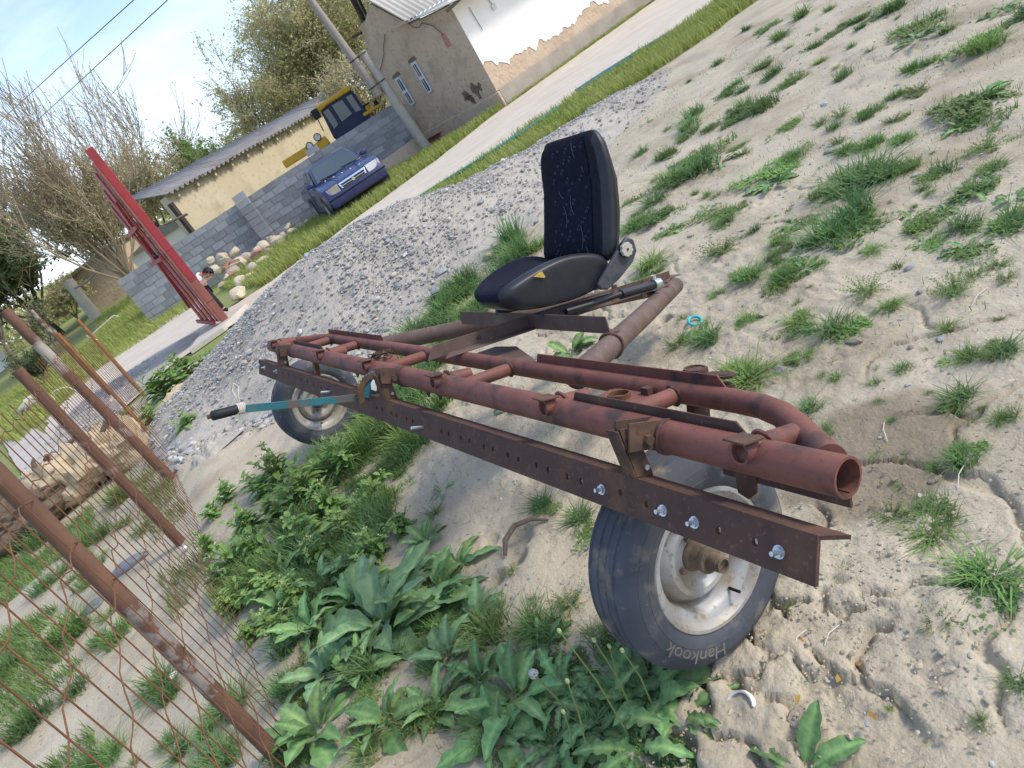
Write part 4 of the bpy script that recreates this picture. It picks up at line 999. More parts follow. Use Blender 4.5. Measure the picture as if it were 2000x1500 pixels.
# ---- yellow wheel loader behind the wall
yl = 26.6
ld = thing('wheel_loader', 'yellow and navy wheel loader parked behind the block wall', 'loader', (V(690, 240, yl)[0], yl, 0))
def pp_(px, y=yl): return [V(a, b, y) for a, b in px]
tp(MB().prism(pp_(((614, 213), (622, 205), (680, 166), (686, 170), (687, 176), (640, 205), (626, 219))), (0, 1.5, 0)), 'cab_roof', 'loader_yellow', ld, bevel=.05)
cabp = pp_(((627, 219), (640, 205), (688, 176), (724, 228), (662, 276), (652, 270)))
tp(MB().prism([q+np.array([0, .06, 0]) for q in cabp], (0, 1.35, 0)), 'cab', 'loader_navy', ld, bevel=.02)
for g_ in (((631, 219), (641, 212), (661, 242), (653, 252)), ((648, 206), (668, 195), (688, 222), (668, 238)), ((675, 190), (686, 184), (706, 214), (695, 219))):
    tp(MB().prism(pp_(g_, yl+.03), (0, .05, 0)), 'cab_window', 'car_glass', ld)
tp(MB().prism(pp_(((655, 275), (662, 300), (720, 262), (726, 228), (700, 236))), (0, 1.5, 0)), 'engine_body', 'loader_navy', ld, bevel=.03)
tp(MB().prism(pp_(((708, 222), (742, 202), (745, 208), (712, 228))), (0, .6, 0)), 'rear_hood', 'loader_yellow', ld, bevel=.03)
tp(MB().path([V(722, 222, yl+.2), V(716, 206, yl+.2)], .11, 12), 'air_filter', 'loader_yellow', ld); tp(MB().path([V(716, 206, yl+.2), V(714, 203, yl+.2)], .13, 12), 'filter_cap', 'black_plastic', ld)
tp(MB().path([V(738, 205, yl+.3), V(731, 196, yl+.3)], .07, 10), 'exhaust', 'black_plastic', ld)
tp(MB().bar(V(612, 296, yl-.3), V(640, 272, yl-.3), .3, .30), 'lift_arm', 'loader_yellow', ld, bevel=.03)
tp(MB().bar(V(555, 322, yl-.3), V(606, 290, yl-.3), .3, .25), 'lift_arm', 'loader_yellow', ld, bevel=.03)
for a in ((605, 285), (620, 268)):
    c = V(*a, yl-.4); tp(MB().path([c, c+np.array([0, -.1, 0])], .13, 12), 'work_lamp', 'black_plastic', ld); tp(MB().path([c+np.array([0, -.101, 0]), c+np.array([0, -.12, 0])], .10, 12), 'lamp_lens', 'headlight', ld)
tp(MB().path([V(624, 269, yl-.3), V(635, 283, yl-.3)], .05, 8), 'lamp_stalk', 'black_plastic', ld)
tp(MB().path([V(622, 219, yl-.1), V(619, 230, yl-.1), V(632, 256, yl-.1)], .02, 6), 'mirror_arm', 'cable', ld); c = V(617, 223, yl-.1); tp(MB().box(tuple(c-np.array([.12, .04, .16])), tuple(c+np.array([.12, .04, .16]))), 'mirror', 'black_plastic', ld, bevel=.03)
for dx in (-1.2, 1.3): tp(MB().path([(ld.location.x+dx, yl-.2, .7), (ld.location.x+dx, yl+.3, .7)], .7, 24), 'wheel', 'tyre', ld)

# ---- blue saloon
car = thing('blue_car', 'old dark blue saloon with chrome grille parked in the verge', 'car', (-.98, 21.6, -.05), rz=math.atan2(-math.cos(math.radians(11)), math.sin(math.radians(11))))
def cp2(mb, name, mt, bevel=0, parent=car, sharp=35): return mb.build(name, MATS[mt], parent, True, sharp, bevel)
def loft(stations, side):
    """stations: list of (y, dx inset list)"""
    mb = MB(); vv, ff = [], []; n = len(side)
    for y, k, dz in stations:
        for x, z in side: vv.append((x*k, y, z-dz*(z-.3)))
    for a in range(len(stations)-1):
        for i in range(n): vv; ff.append((a*n+i, a*n+(i+1) % n, (a+1)*n+(i+1) % n, (a+1)*n+i))
    ff += [tuple(range(n))[::-1], tuple((len(stations)-1)*n+i for i in range(n))]
    return mb.add(vv, ff)
sideb = [(2.02, .30), (2.20, .34), (2.26, .45), (2.25, .60), (2.20, .70), (2.16, .80), (1.9, .865), (1.45, .91), (1.05, .945), (.2, .955), (-1.5, .965), (-1.62, .985), (-2.1, .955), (-2.24, .86), (-2.27, .5), (-2.2, .34), (-1.9, .28), (0, .26)]
stn = [(-.85, .955, .05), (-.83, .975, .012), (-.72, .995, 0), (-.35, 1.0, -.012), (0, 1.005, -.016), (.35, 1.0, -.012), (.72, .995, 0), (.83, .975, .012), (.85, .955, .05)]
body = cp2(loft(stn, sideb), 'body', 'car_blue', .02, sharp=30)
b0 = [(1.08, .74, .945), (-1.68, .72, .975)]; t0 = [(.32, .58, 1.385), (-1.05, .57, 1.385)]
cab = MB(); vv = []
for (x, w_, z) in b0+t0: vv += [(x, w_, z), (x, -w_, z)]
cab.add(vv, [(0, 1, 5, 4), (2, 6, 7, 3), (0, 4, 6, 2), (1, 3, 7, 5), (4, 5, 7, 6), (0, 2, 3, 1)]); cp2(cab, 'cabin', 'car_blue', .05)
def face(q, k, off, nvec):
    c = np.mean(q, 0); return [c+(np.array(a)-c)*np.array(k)+np.array(nvec)*off for a in q]
ws = [(1.08, .74, .945), (1.08, -.74, .945), (.32, -.58, 1.385), (.32, .58, 1.385)]
nws = nrm(np.cross(np.array(ws[1])-ws[0], np.array(ws[3])-ws[0])); nws = nws if nws[0] > 0 else -nws
cp2(MB().prism(face(ws, (.86, .90, .86), .008, nws), nws*.01), 'windscreen', 'car_glass', .004)
for sy in (-1, 1):
    for x0_, x1_, x2_, x3_ in ((.86, -.22, -.22, .24), (-.32, -1.42, -.98, -.32)):
        q = [np.array([x0_, sy*.735, .99]), np.array([x1_, sy*.735, .99]), np.array([x2_, sy*.592, 1.345]), np.array([x3_, sy*.592, 1.345])]
        cp2(MB().prism([a+np.array([0, sy*.012, .0]) for a in q], (0, sy*.008, .003)), 'side_window', 'car_glass')
    m_ = cp2(MB().box((.72, sy*.80-.04, .97), (.90, sy*.80+.13*sy, 1.09) if sy > 0 else (.90, sy*.80+.04, 1.09)) if sy > 0 else MB().box((.72, -.95, .97), (.90, -.76, 1.09)), 'mirror', 'car_blue', .03)
    for x in (1.32, -1.30):
        cp2(MB().path([(x, sy*.852, .32), (x, sy*.862, .32)], .355, 28), 'wheel_arch', 'black_plastic')
        w_ = cp2(MB().path([(x, sy*.66, .29), (x, sy*.68, .29), (x, sy*.86, .29), (x, sy*.88, .29)], [.26, .29, .29, .26], 24), 'wheel', 'tyre')
        MB().path([(x, sy*.868, .29), (x, sy*.888, .29)], [.18, .15], 20).build('rim', MATS['rim_silver'], w_)
    for x in (.62, -.45): cp2(MB().box((x-.5, sy*.858-.004, .78), (x-.34, sy*.858+.004, .81)), 'door_handle', 'chrome')
    cp2(MB().box((-.28, sy*.853-.003, .40), (-.265, sy*.853+.003, .96)), 'door_gap', 'black_plastic')
cp2(MB().prism([(2.262, -.80, .30), (2.262, .80, .30), (2.275, .80, .52), (2.275, -.80, .52)], (.05, 0, 0)), 'bumper', 'car_blue', .03)
cp2(MB().box((2.29, -.62, .30), (2.33, .62, .365)), 'air_intake', 'black_plastic', .01)
cp2(MB().box((2.15, -.84, .515), (2.335, .84, .545)), 'bumper_strip', 'black_plastic', .008)
cp2(MB().box((-2.0, -.845, .16), (2.1, .845, .30)), 'underbody', 'black_plastic')
for sy in (-1, 1): cp2(MB().path([(2.1, sy*.30, .885), (1.1, sy*.42, .985)], .012, 6), 'hood_crease', 'car_blue')
gr = cp2(MB().prism([(2.235, -.36, .615), (2.235, .36, .615), (2.185, .40, .775), (2.185, -.40, .775)], (.03, 0, .004)), 'grille', 'chrome', .012)
MB().prism([(2.266, -.32, .635), (2.266, .32, .635), (2.232, .35, .735), (2.232, -.35, .735)], (.006, 0, .001)).build('grille_mesh', MATS['black_plastic'], gr)
MB().bar((2.262, -.33, .682), (2.262, .33, .682), .02, .018).build('grille_bar', MATS['chrome'], gr)
MB().path([(2.262, 0, .684), (2.275, 0, .684)], .045, 20).build('badge', MATS['chrome'], gr)
for sy, mm in ((-1, 'lamp_dull'), (1, 'headlight')):
    cp2(MB().prism([(2.225, sy*.42, .60), (2.20, sy*.70, .60), (2.145, sy*.70, .78), (2.175, sy*.42, .79)], (.03, 0, .004)), 'headlight', mm, .008)
    cp2(MB().prism([(2.19, sy*.71, .60), (2.12, sy*.82, .61), (2.06, sy*.80, .77), (2.135, sy*.71, .78)], (.04, 0, .004)), 'indicator', 'headlight', .006)
cp2(MB().path([(1.06, .55, .975), (1.0, .1, 1.02)], .012, 5), 'wiper', 'black_plastic'); cp2(MB().path([(1.06, -.1, .975), (1.0, -.55, 1.02)], .012, 5), 'wiper', 'black_plastic')
for k in range(5): cp2(MB().prism([(1.15+k*.2, -.5+.21*k, .948-.01*k-.008*k), (1.19+k*.2, -.48+.21*k, .946-.018*k), (1.17+k*.2, -.45+.21*k, .948-.018*k)], (0, 0, .012)), 'paint_chip', 'whitewash')

# ---- red steel gate leaf seen almost edge-on
gb = G(437, 634); gb[2] = -.03
gv = nrm((-.385, .923, 0)); gl = 2.1; gh = 3.45
gate = thing('red_gate', 'tall red steel gate leaf standing open beside the gravel heap', 'gate', gb)
gn = np.array([-gv[1], gv[0], 0]); gn = gn if gn[0] < 0 else -gn
lean = V(165, 294, gb[1]); lean_v = (lean-gb); top = gb+lean_v
UPG = nrm(lean_v); gh = np.linalg.norm(lean_v)
fw = np.array([.965, .26, 0])*.145
tp(MB().prism([gb+UPG*.95, gb+fw+UPG*.95, gb+fw+UPG*gh, gb+UPG*gh], gv*.06), 'edge_post', 'red_paint', gate, bevel=.008)
tp(MB().prism([gb, gb+fw, gb+fw+UPG*.949, gb+UPG*.949], gv*.06), 'edge_post', 'red_faded', gate, bevel=.008)
for z in (.5, 1.0, 1.6):
    tp(MB().prism([gb+UPG*z-gv*.002, gb+fw+UPG*z-gv*.002, gb+fw+UPG*(z+.012)-gv*.002, gb+UPG*(z+.012)-gv*.002], gv*.004), 'post_seam', 'dark_wood', gate)
for i in range(7):
    a = gb+gv*(.12+i*.31)+gn*(.02+.035*(i % 2)); tp(MB().bar(a+UPG*.12, a+UPG*(gh-.22-.12*i), .30, .03, up=gn), 'panel', 'red_paint' if i % 2 else 'red_faded', gate, bevel=.004)
for z in (.15, 1.55, 2.2): tp(MB().bar(gb+gn*.11+gv*.06+UPG*z, gb+gn*.11+gv*gl+UPG*z, .05, .07), 'cross_rail', 'red_paint', gate, bevel=.004)
tp(MB().bar(gb+gn*.11+gv*1.6+UPG*.5, gb+gn*.11+gv*.2+UPG*2.7, .05, .05), 'brace', 'red_paint', gate)
tp(MB().path([gb+gn*.13+gv*.3+UPG*1.62, gb+gn*.13+gv*.5+UPG*1.68], .03, 8), 'latch', 'black_plastic', gate)
slb = thing('concrete_slab', 'pale concrete slab under the foot of the red gate', 'slab', gb-np.array([.3, .5, 0]))
tp(MB().prism([gb+np.array(q) for q in ((-.55, -.75, -.02), (.1, -.55, -.02), (.45, .5, -.02), (-.6, .9, -.02))], (0, 0, .10)), 'slab', 'pale_concrete', slb, bevel=.01)

# ---- boy bending beside the gate
def skin(name, joints, edges, mt, parent, sub=2, root=0):
    me = bpy.data.meshes.new(name); me.from_pydata([tuple(map(float, j[0])) for j in joints], edges, []); me.materials.append(MATS[mt])
    o = bpy.data.objects.new(name, me); COL.objects.link(o); o.parent = parent
    s = o.modifiers.new('skin', 'SKIN'); s.use_smooth_shade = True
    for i, j in enumerate(joints):
        r = j[1]; me.skin_vertices[0].data[i].radius = (r, r) if not hasattr(r, '__len__') else r
    me.skin_vertices[0].data[root].use_root = True
    m = o.modifiers.new('sub', 'SUBSURF'); m.levels = m.render_levels = sub
    return o
yp = 15.7; foot = V(440, 608, yp); bo = np.array([foot[0], yp, -.03])
boy = thing('person', 'child in white t-shirt and black trousers bending beside the red gate', 'person', bo)
B = lambda x, y, dy=0.0: V(x, y, yp+dy)-bo
hip, chest, neck, head = B(400, 566), B(386, 541), B(394, 535, -.04), B(405, 536, -.05)
J = [(hip, .085), (B(391, 553), .085), (chest, .095), (neck, .04), (B(400, 535, -.05), .05), (head, .085), (B(410, 537, -.05), .07),
     (B(388, 544, -.13), .04), (B(394, 560, -.17), .032), (B(401, 551, -.15), .024), (B(405, 546, -.13), .02),
     (B(386, 543, .13), .04), (B(391, 560, .17), .032), (B(399, 570, .17), .024), (B(403, 574, .16), .02),
     (B(402, 568, -.08), .065), (B(419, 585, -.09), .05), (B(437, 603, -.08), .035), (B(446, 606, -.11), .028),
     (B(401, 569, .08), .065), (B(414, 588, .10), .05), (B(430, 604, .11), .035), (B(438, 608, .08), .028)]
ed = [(0, 1), (1, 2), (2, 3), (3, 4), (4, 5), (5, 6), (2, 7), (7, 8), (8, 9), (9, 10), (2, 11), (11, 12), (12, 13), (13, 14), (0, 15), (15, 16), (16, 17), (17, 18), (0, 19), (19, 20), (20, 21), (21, 22)]
for hand, el in ((10, 9), (14, 13)):
    hp_ = np.array(J[hand][0]); dv = nrm(hp_-np.array(J[el][0])); sd2 = nrm(np.cross(dv, (0, 0, 1)))
    for k, ln in ((-2, .045), (-1, .06), (0, .066), (1, .06), (2, .05)):
        i0 = len(J); J.append((hp_+dv*.02+sd2*k*.012, .009)); J.append((hp_+dv*(.02+ln)+sd2*k*.016-np.array([0, 0, .015]), .007)); ed += [(hand, i0), (i0, i0+1)]
skin('body', J, ed, 'skin', boy)
sh = [(B(396, 560), .105), (B(391, 553), .108), (B(386, 542), .115), (B(391, 537, -.02), .075), (B(388, 544, -.13), .058), (B(391, 552, -.16), .052), (B(386, 543, .13), .058), (B(389, 551, .16), .052)]
skin('shirt', sh, [(0, 1), (1, 2), (2, 3), (2, 4), (4, 5), (2, 6), (6, 7)], 'shirt', boy, root=1)
tr = [(B(399, 564), .108), (B(402, 568, -.08), .084), (B(419, 585, -.09), .066), (B(436, 602, -.08), .052), (B(401, 569, .08), .084), (B(414, 588, .10), .066), (B(429, 603, .11), .052)]
skin('trousers', tr, [(0, 1), (1, 2), (2, 3), (0, 4), (4, 5), (5, 6)], 'trousers', boy)
for i in (18, 22):
    a = np.array(J[i-1][0]); b = np.array(J[i][0]); skin('shoe', [(a-np.array([0, 0, .01]), .045), ((a+b)/2, .045), (b, .036)], [(0, 1), (1, 2)], 'trousers', boy)
hd = head+np.array([.035, .0, .025])
hm_ = IV*np.array([.105, .10, .098]); VV, FF = ico(2); VV = VV*np.array([.112, .106, .108])*(1+.03*RS.rand(len(VV), 1))
kf = [f for f in FF if (VV[f].mean(0)@nrm((.6, .25, .75))) > -.005]
obj('hair', mkmesh('hair', VV, np.array(kf), True, 0), MATS['hair'], boy, hd)
ear = MB(); ear.path([head+np.array([-.02, -.085, -.0]), head+np.array([-.02, -.10, .0])], .022, 8); ear.build('ear', MATS['skin'], boy)
fc = head+np.array([.03, -.045, -.075]); MB().path([fc, fc+np.array([.018, -.012, -.022])], [.016, .006], 6).build('nose', MATS['skin'], boy)
for sgn in (-1, 1): MB().path([fc+np.array([.02, sgn*.03, .03]), fc+np.array([.026, sgn*.03, .026])], .010, 6).build('eye', MATS['hair'], boy)
MB().path([fc+np.array([-.018, -.02, -.018]), fc+np.array([-.018, .02, -.018])], .006, 5).build('mouth', MATS['red_faded'], boy)

# ---- small goat grazing behind the fence
yg = 19.6; ga = V(66, 806, yg); gbp = np.array([ga[0], yg, -.06])
goat = thing('goat', 'small cream goat with a dark face grazing by the lane', 'goat', gbp)
q = lambda x, y, z: (x, y, z)
JG = [(q(.40, 0, .40), .11), (q(.18, 0, .40), .125), (q(-.05, 0, .38), .115), (q(-.18, 0, .36), .08), (q(-.28, 0, .24), .055), (q(-.36, 0, .13), .05), (q(-.41, 0, .07), .03)]
EG = [(0, 1), (1, 2), (2, 3), (3, 4), (4, 5), (5, 6)]
for x, bi, kn in ((.42, 0, 'h'), (-.08, 2, 'f')):
    for y in (-.07, .07):
        i = len(JG); JG += [(q(x, y, .30), .06), (q(x+(-.05 if kn == 'h' else .0), y, .22), .04), (q(x+(.05 if kn == 'h' else .01), y, .13), .024), (q(x+.02, y, .0), .022)]; EG += [(bi, i), (i, i+1), (i+1, i+2), (i+2, i+3)]
i = len(JG); JG += [(q(.50, 0, .44), .03), (q(.56, 0, .47), .02)]; EG += [(0, i), (i, i+1)]
skin('body', JG, EG, 'goat_cream', goat, root=1)
skin('face', [(q(-.33, 0, .19), .062), (q(-.37, 0, .12), .055), (q(-.42, 0, .06), .036)], [(0, 1), (1, 2)], 'goat_dark', goat)
for y in (-1, 1): MB().path([q(-.30, y*.05, .2), q(-.29, y*.12, .17)], [.022, .008], 6).build('ear', MATS['goat_dark'], goat)

# ---- rubble along the wall
def rock(seed, sub=2):
    r = np.random.RandomState(seed); VV, FF = ico(sub); dirs = r.normal(size=(9, 3)); dirs /= np.linalg.norm(dirs, axis=1)[:, None]
    for dd in dirs:
        dist = r.uniform(.62, .9); t = VV@dd; k = t > dist; VV[k] -= np.outer(t[k]-dist, dd)
    VV *= r.uniform(.8, 1.2, 3); VV += .04*r.normal(size=VV.shape)
    return mkmesh('rock', VV, FF, True, 28)
rocks = [rock(i) for i in range(6)]
for m_ in rocks: m_.materials.append(MATS['stone_cream'])
rl = [(428,520,30),(447,506,34),(470,512,40),(462,528,34),(488,498,28),(505,488,30),(520,474,28),(533,462,22),(545,466,26),(558,458,22),(574,450,24),(590,440,22),(606,430,20),(450,540,26),(476,545,30),(500,520,30),(516,506,26),(492,535,26),(440,552,22),(530,486,26),(552,472,18),(414,505,20),(436,498,22),(460,488,20),(620,420,16),(565,440,18),(470,568,34),(497,545,18)]
for i, (x, y, s) in enumerate(rl):
    q = G(x, y+s*.35); f_ = min(q[1], 23.4)/q[1]; q = CAM+(q-CAM)*f_; q[2] = max(q[2], -.05)
    r = s*depth_of(q)/F*.55
    o = obj('rubble_stone', rocks[i % 6], None, None, q+np.array([0, 0, r*.35]), (rnd.uniform(-.5, .5), rnd.uniform(-.5, .5), rnd.uniform(0, 6)), (r, r*rnd.uniform(.8, 1.1), r*rnd.uniform(.7, .95)))
    tag(o, 'rough cream rubble stone heaped against the block wall', 'stone', 'rubble stones along the block wall')
bm_ = MB().box((-.125, -.06, 0), (.125, .06, .065)).mesh('brick'); bm_.materials.append(MATS['brick_red'])
for i, (x, y) in enumerate(((452, 523), (466, 515), (505, 502), (512, 496), (462, 540))):
    q = G(x, y); q = CAM+(q-CAM)*min(q[1], 22.6)/q[1]; o = obj('red_brick', bm_, None, None, q+np.array([0, -.3, .1]), (rnd.uniform(-.3, .3), rnd.uniform(-.3, .3), rnd.uniform(0, 3)), 1.15)
    tag(o, 'chipped red brick lying among the cream rubble', 'brick', 'bricks among the rubble')

# ---- mesh fence on rusty steel posts
fence = thing('mesh_fence', 'rusty welded mesh fence on steel pipe posts along the yard edge', 'fence', (FA[0]+fd[0]*3, FA[1]+fd[1]*3, 0))
posts = [((555, 1490), (-60, 872), .030, 'fence_rust'), ((350, 1056), (33, 722), .036, 'fence_rust'), ((336, 936), (8, 606), .044, 'fence_rust'), ((292, 846), (113, 652), .024, 'fence_orange'), ((281, 772), (151, 624), .026, 'fence_orange'), ((262, 700), (62, 606), .03, 'fence_rust')]
for b_, t_, r, mt in posts[:5]:
    a = G(*b_); tt = V(*t_, a[1]+.0); a2 = a+(a-tt)*.12
    tp(MB().path([a2, a*.6+tt*.4, tt], r, 14, inner=r*.82), 'post', mt, fence)
a = G(555, 1490); tt = V(-60, 872, a[1]); tp(MB().path([a+(tt-a)*.27, a+(tt-a)*.56], .0308, 14, cap=False), 'paint_remnant', 'pale_paint', fence)
tp(MB().path([V(110, 655, 14.5)*np.array([1, 1, 0])+np.array([0, 0, -.05]), V(60, 606, 14.5)], .035, 10), 'post', 'fence_rust', fence)
def fpt(s, z): q = FA+fd*s; return np.array([q[0], q[1], z+float(hgt(q[0], q[1]))])
wtop = 1.42
for k in range(66):
    s = (-.9+k*.14) if k < 48 else 5.82+(k-48)*.34; j = rnd.uniform(-.02, .02); z1 = wtop+rnd.uniform(.0, .07) - (.0 if s < 7 else .25)
    tp(MB().path([fpt(s+j, -.05), fpt(s+j*.3, .5), fpt(s-j, z1)], .0021 if s < 6 else .0032, 5), 'wire', 'wire', fence)
for r_ in range(9):
    z = .06+r_*.168; pts = []
    for k in range(88):
        s = -.95+k*.075 if k < 88 else 0; pts.append(fpt(s, z+.012*math.sin(k*1.57+r_)+.03*vn(s*.9, r_*3.1, 81)))
    tp(MB().path(pts, .0021, 4), 'wire', 'wire', fence)
# white string tied to a far post, wire loop on the fence
a = V(172, 660, 12.0); tp(MB().path([a, V(222, 616, 12.0), V(232, 618, 12.0)], .008, 5), 'string', 'string', fence); tp(MB().path([V(168, 655, 11.9), V(190, 664, 11.9)], .012, 5), 'string', 'string', fence)
c = G(101, 770); tp(MB().path([V(x, y, 7.0) for x, y in ((108, 780), (100, 772), (104, 765), (120, 758), (134, 756), (146, 762), (160, 772))], .006, 5), 'string', 'string', fence)

# ---- split log with roots behind the fence
la, lb = np.array([-5.15, 8.05, .22]), np.array([-3.75, 8.15, .20])
log = thing('cut_log', 'thick barked cream log with dry roots lying behind the mesh fence', 'log', (-4.5, 8.1, 0))
def lumpy(A, B, r, seed, seg=48, n=44, amp=.6):
    vv, ff = [], []; ax = nrm(np.array(B)-A); e1 = nrm(np.cross(ax, (0, 0, 1))); e2 = np.cross(ax, e1)
    for i in range(n+1):
        t = i/n; c = np.array(A)*(1-t)+np.array(B)*t
        for k in range(seg):
            an = 2*math.pi*k/seg; rr = r*(1+amp*fbm(t*4+seed, math.cos(an)*1.2+math.sin(an)*2.1+seed, 91, 5, .62))*(1-.15*abs(2*t-1)**4); vv.append(c+rr*(math.cos(an)*e1+math.sin(an)*e2))
    for i in range(n):
        for k in range(seg): ff.append((i*seg+k, i*seg+(k+1) % seg, (i+1)*seg+(k+1) % seg, (i+1)*seg+k))
    ff += [tuple(range(seg))[::-1], tuple(n*seg+k for k in range(seg))]; return MB().add(vv, ff)
tp(lumpy(la*.85+lb*.15, lb, .27, 1), 'trunk', 'log_wood', log, sharp=50)
tp(lumpy(la+np.array([-.5, -.45, -.05]), la+np.array([.55, -.1, .0]), .20, 2), 'bark_slab', 'log_bark', log, sharp=50)
for k in range(20):
    a = la+(lb-la)*rnd.uniform(-.15, .9)+np.array([0, rnd.uniform(-.15, .1), rnd.uniform(.05, .22)]); pts = [a]
    dv = nrm((rnd.uniform(-1, .6), rnd.uniform(-.6, .3), rnd.uniform(.0, 1.0)))
    for i in range(4): pts.append(pts[-1]+dv*rnd.uniform(.05, .12)); dv = nrm(dv+np.array([rnd.uniform(-.6, .6), rnd.uniform(-.6, .6), rnd.uniform(-.6, .5)]))
    tp(MB().path(pts, [.05, .042, .035, .026, .012], 7), 'root', 'log_bark', log)
tp(lumpy(lb+np.array([.1, .9, -.08]), lb+np.array([1.0, 1.35, -.06]), .12, 4), 'branch_piece', 'log_wood', log)
for i, (x, y, s) in enumerate(((250, 1095, 75), (175, 1175, 60), (60, 1000, 50))):
    q = G(x, y); r = s*depth_of(q)/F*.55; o = obj('flat_stone', rocks[i], None, None, (q[0], q[1], hgt(q[0], q[1])+.01), (0, 0, i), (r, r*.75, r*.3)); o.data = rocks[i].copy(); o.data.materials.clear(); o.data.materials.append(MATS['slate_stone'])
    tag(o, ('flat grey slab of stone in the grass between fence posts', 'broken grey stone lying under the mesh fence', 'dark stone beside the cut log')[i], 'stone')

# ---- concrete stumps, far post, dead branch
for i, (b_, t_, r, lab) in enumerate((((182, 612), (132, 548), .32, 'thick pale concrete stump leaning under the dark tree'), ((266, 542), (196, 450), .18, 'tall thin concrete post beside the mud hut'), ((27, 742), (-20, 680), .5, 'white concrete pillar standing far across the field'))):
    y0 = (40, 41, 46)[i]; a, b2 = V(*b_, y0), V(*t_, y0); a = a+(a-b2)*.15
    o = MB().path([a, b2], [r, r*.85], 8).build('concrete_post', MATS['concrete' if i < 2 else 'whitewash'], sharp=50); tag(o, lab, 'post')
o = MB().path([V(x, y, 39) for x, y in ((146, 564), (172, 548), (190, 530), (215, 512), (228, 494), (245, 488))], [.07, .065, .055, .045, .03, .015], 6).build('bare_branch', MATS['pole_wood']); tag(o, 'bare grey branch slung between the two concrete posts', 'branch')

# ---- pipe and hose along the road
pp = [G(x, y)+Z3*.05 for x, y in ((1128, 184), (1180, 150), (1245, 110), (1320, 66), (1400, 14), (1440, -14))]
tag(MB().path(pp, .05, 10).build('water_pipe', MATS['blue_pipe']), 'blue water pipe lying along the road edge', 'pipe')
pp = [G(x, y)+Z3*.10 for x, y in ((780, 423), (840, 385), (905, 345), (970, 305), (1030, 265), (1078, 233), (1100, 218))]
tag(MB().path(pp, .03, 8).build('garden_hose', MATS['hose_green']), 'teal hose lying in the grass beside the gravel heap', 'hose')

# ---- small litter and stones on the soil
def on(px, py, dz=0.0): q = G(px, py); return np.array([q[0], q[1], float(hgt(q[0], q[1]))+dz])
q = on(1357, 627, .012); mb = MB(); mb.path([(.033*math.cos(t), .033*math.sin(t), 0) for t in np.linspace(0, 2*math.pi, 25)], .0075, 8, cap=False)
tag(obj('plastic_ring', mb.mesh('plastic_ring'), MATS['cyan_plastic'], None, q, (.5, .1, .3)), 'small cyan plastic ring lying on the soil behind the pivot tube', 'ring')
q = on(1452, 1388, .006); mb = MB(); mb.lathe([(.040, -.012), (.044, .0), (.041, .012), (.036, .010), (.038, -.010)], 40, close=True)
me = mb.mesh('broken_rim'); bm = bmesh.new(); bm.from_mesh(me); bmesh.ops.delete(bm, geom=[v for v in bm.verts if v.co.x < -.004 and v.co.z < .0], context='VERTS'); bm.to_mesh(me); bm.free()
tag(obj('broken_plastic_rim', me, MATS['white_plastic'], None, q, (1.15, .25, 2.4)), 'broken white plastic rim half buried in cracked soil', 'litter')
q = on(1563, 1405, .004); tag(obj('stone_flake', rocks[2].copy(), None, None, q, (.1, 0, .5), (.028, .022, .004)), 'thin pale stone flake on cracked soil near broken rim', 'stone'); 
st_list = [(1622, 297, 22, 'grey', 'pale grey stone on the weedy slope beyond the seat'), (1523, 722, 20, 'grey', 'smooth blue grey pebble beside a grass tuft near the pivot tube'), (1836, 664, 16, 'grey', None), (1797, 570, 16, 'grey', None), (1820, 942, 14, 'cream', None), (1492, 614, 22, 'cream', None), (1668, 668, 30, 'cream', None), (1600, 1232, 12, 'grey', None), (1912, 1355, 18, 'grey', None), (968, 480, 26, 'cream', 'cream oval cobble at the foot of the heap by the seat'), (955, 500, 26, 'cream', 'cream flat cobble at the foot of the heap by the seat'), (862, 533, 30, 'grey', 'long blue grey cobble on the heap side of the seat'), (1750, 168, 12, 'grey', None), (1610, 205, 16, 'grey', None), (1660, 330, 20, 'cream', None), (1580, 460, 14, 'cream', None), (1350, 460, 14, 'cream', None), (850, 570, 26, 'grey', None), (545, 640, 14, 'cream', None), (525, 628, 14, 'cream', None)]
gst = [r.copy() for r in rocks]
for m_ in gst: m_.materials.clear(); m_.materials.append(MATS['stone_grey'])
for i, (x, y, s, kk, lab) in enumerate(st_list):
    q = G(x, y); hz_ = float(hgt(q[0], q[1])) + max(0, float(heap(q[0], q[1]))); q = G(x, y, hz_); r = s*depth_of(q)/F*.5
    o = obj('stone', (gst if kk == 'grey' else rocks)[i % 6], None, None, (q[0], q[1], hz_+r*.15), (0, 0, rnd.uniform(0, 6)), (r*1.15, r*.85, r*.55))
    if lab: tag(o, lab, 'stone')
    else: tag(o, 'small '+('grey' if kk == 'grey' else 'cream')+' stone half sunk in the bare soil', 'stone', 'loose stones on the soil, '+kk)
for i, (x, y) in enumerate(((1570, 1258), (1522, 1310), (1640, 1330), (1680, 1300), (1560, 1372), (1705, 1400), (1440, 1290), (1890, 1240))):
    q = on(x, y, .006); me = MB().prism([(-.012, -.005, 0), (.0, -.008, .002), (.013, 0, .004), (.002, .008, .003)], (0, 0, .001)).mesh('dry_leaf'); tag(obj('dry_leaf', me, MATS['dry_leaf'], None, q, (rnd.uniform(-.4, .4), rnd.uniform(-.4, .4), rnd.uniform(0, 6))), 'tiny dry orange leaf on the cracked soil', 'leaf', 'dry leaves near the wheel')
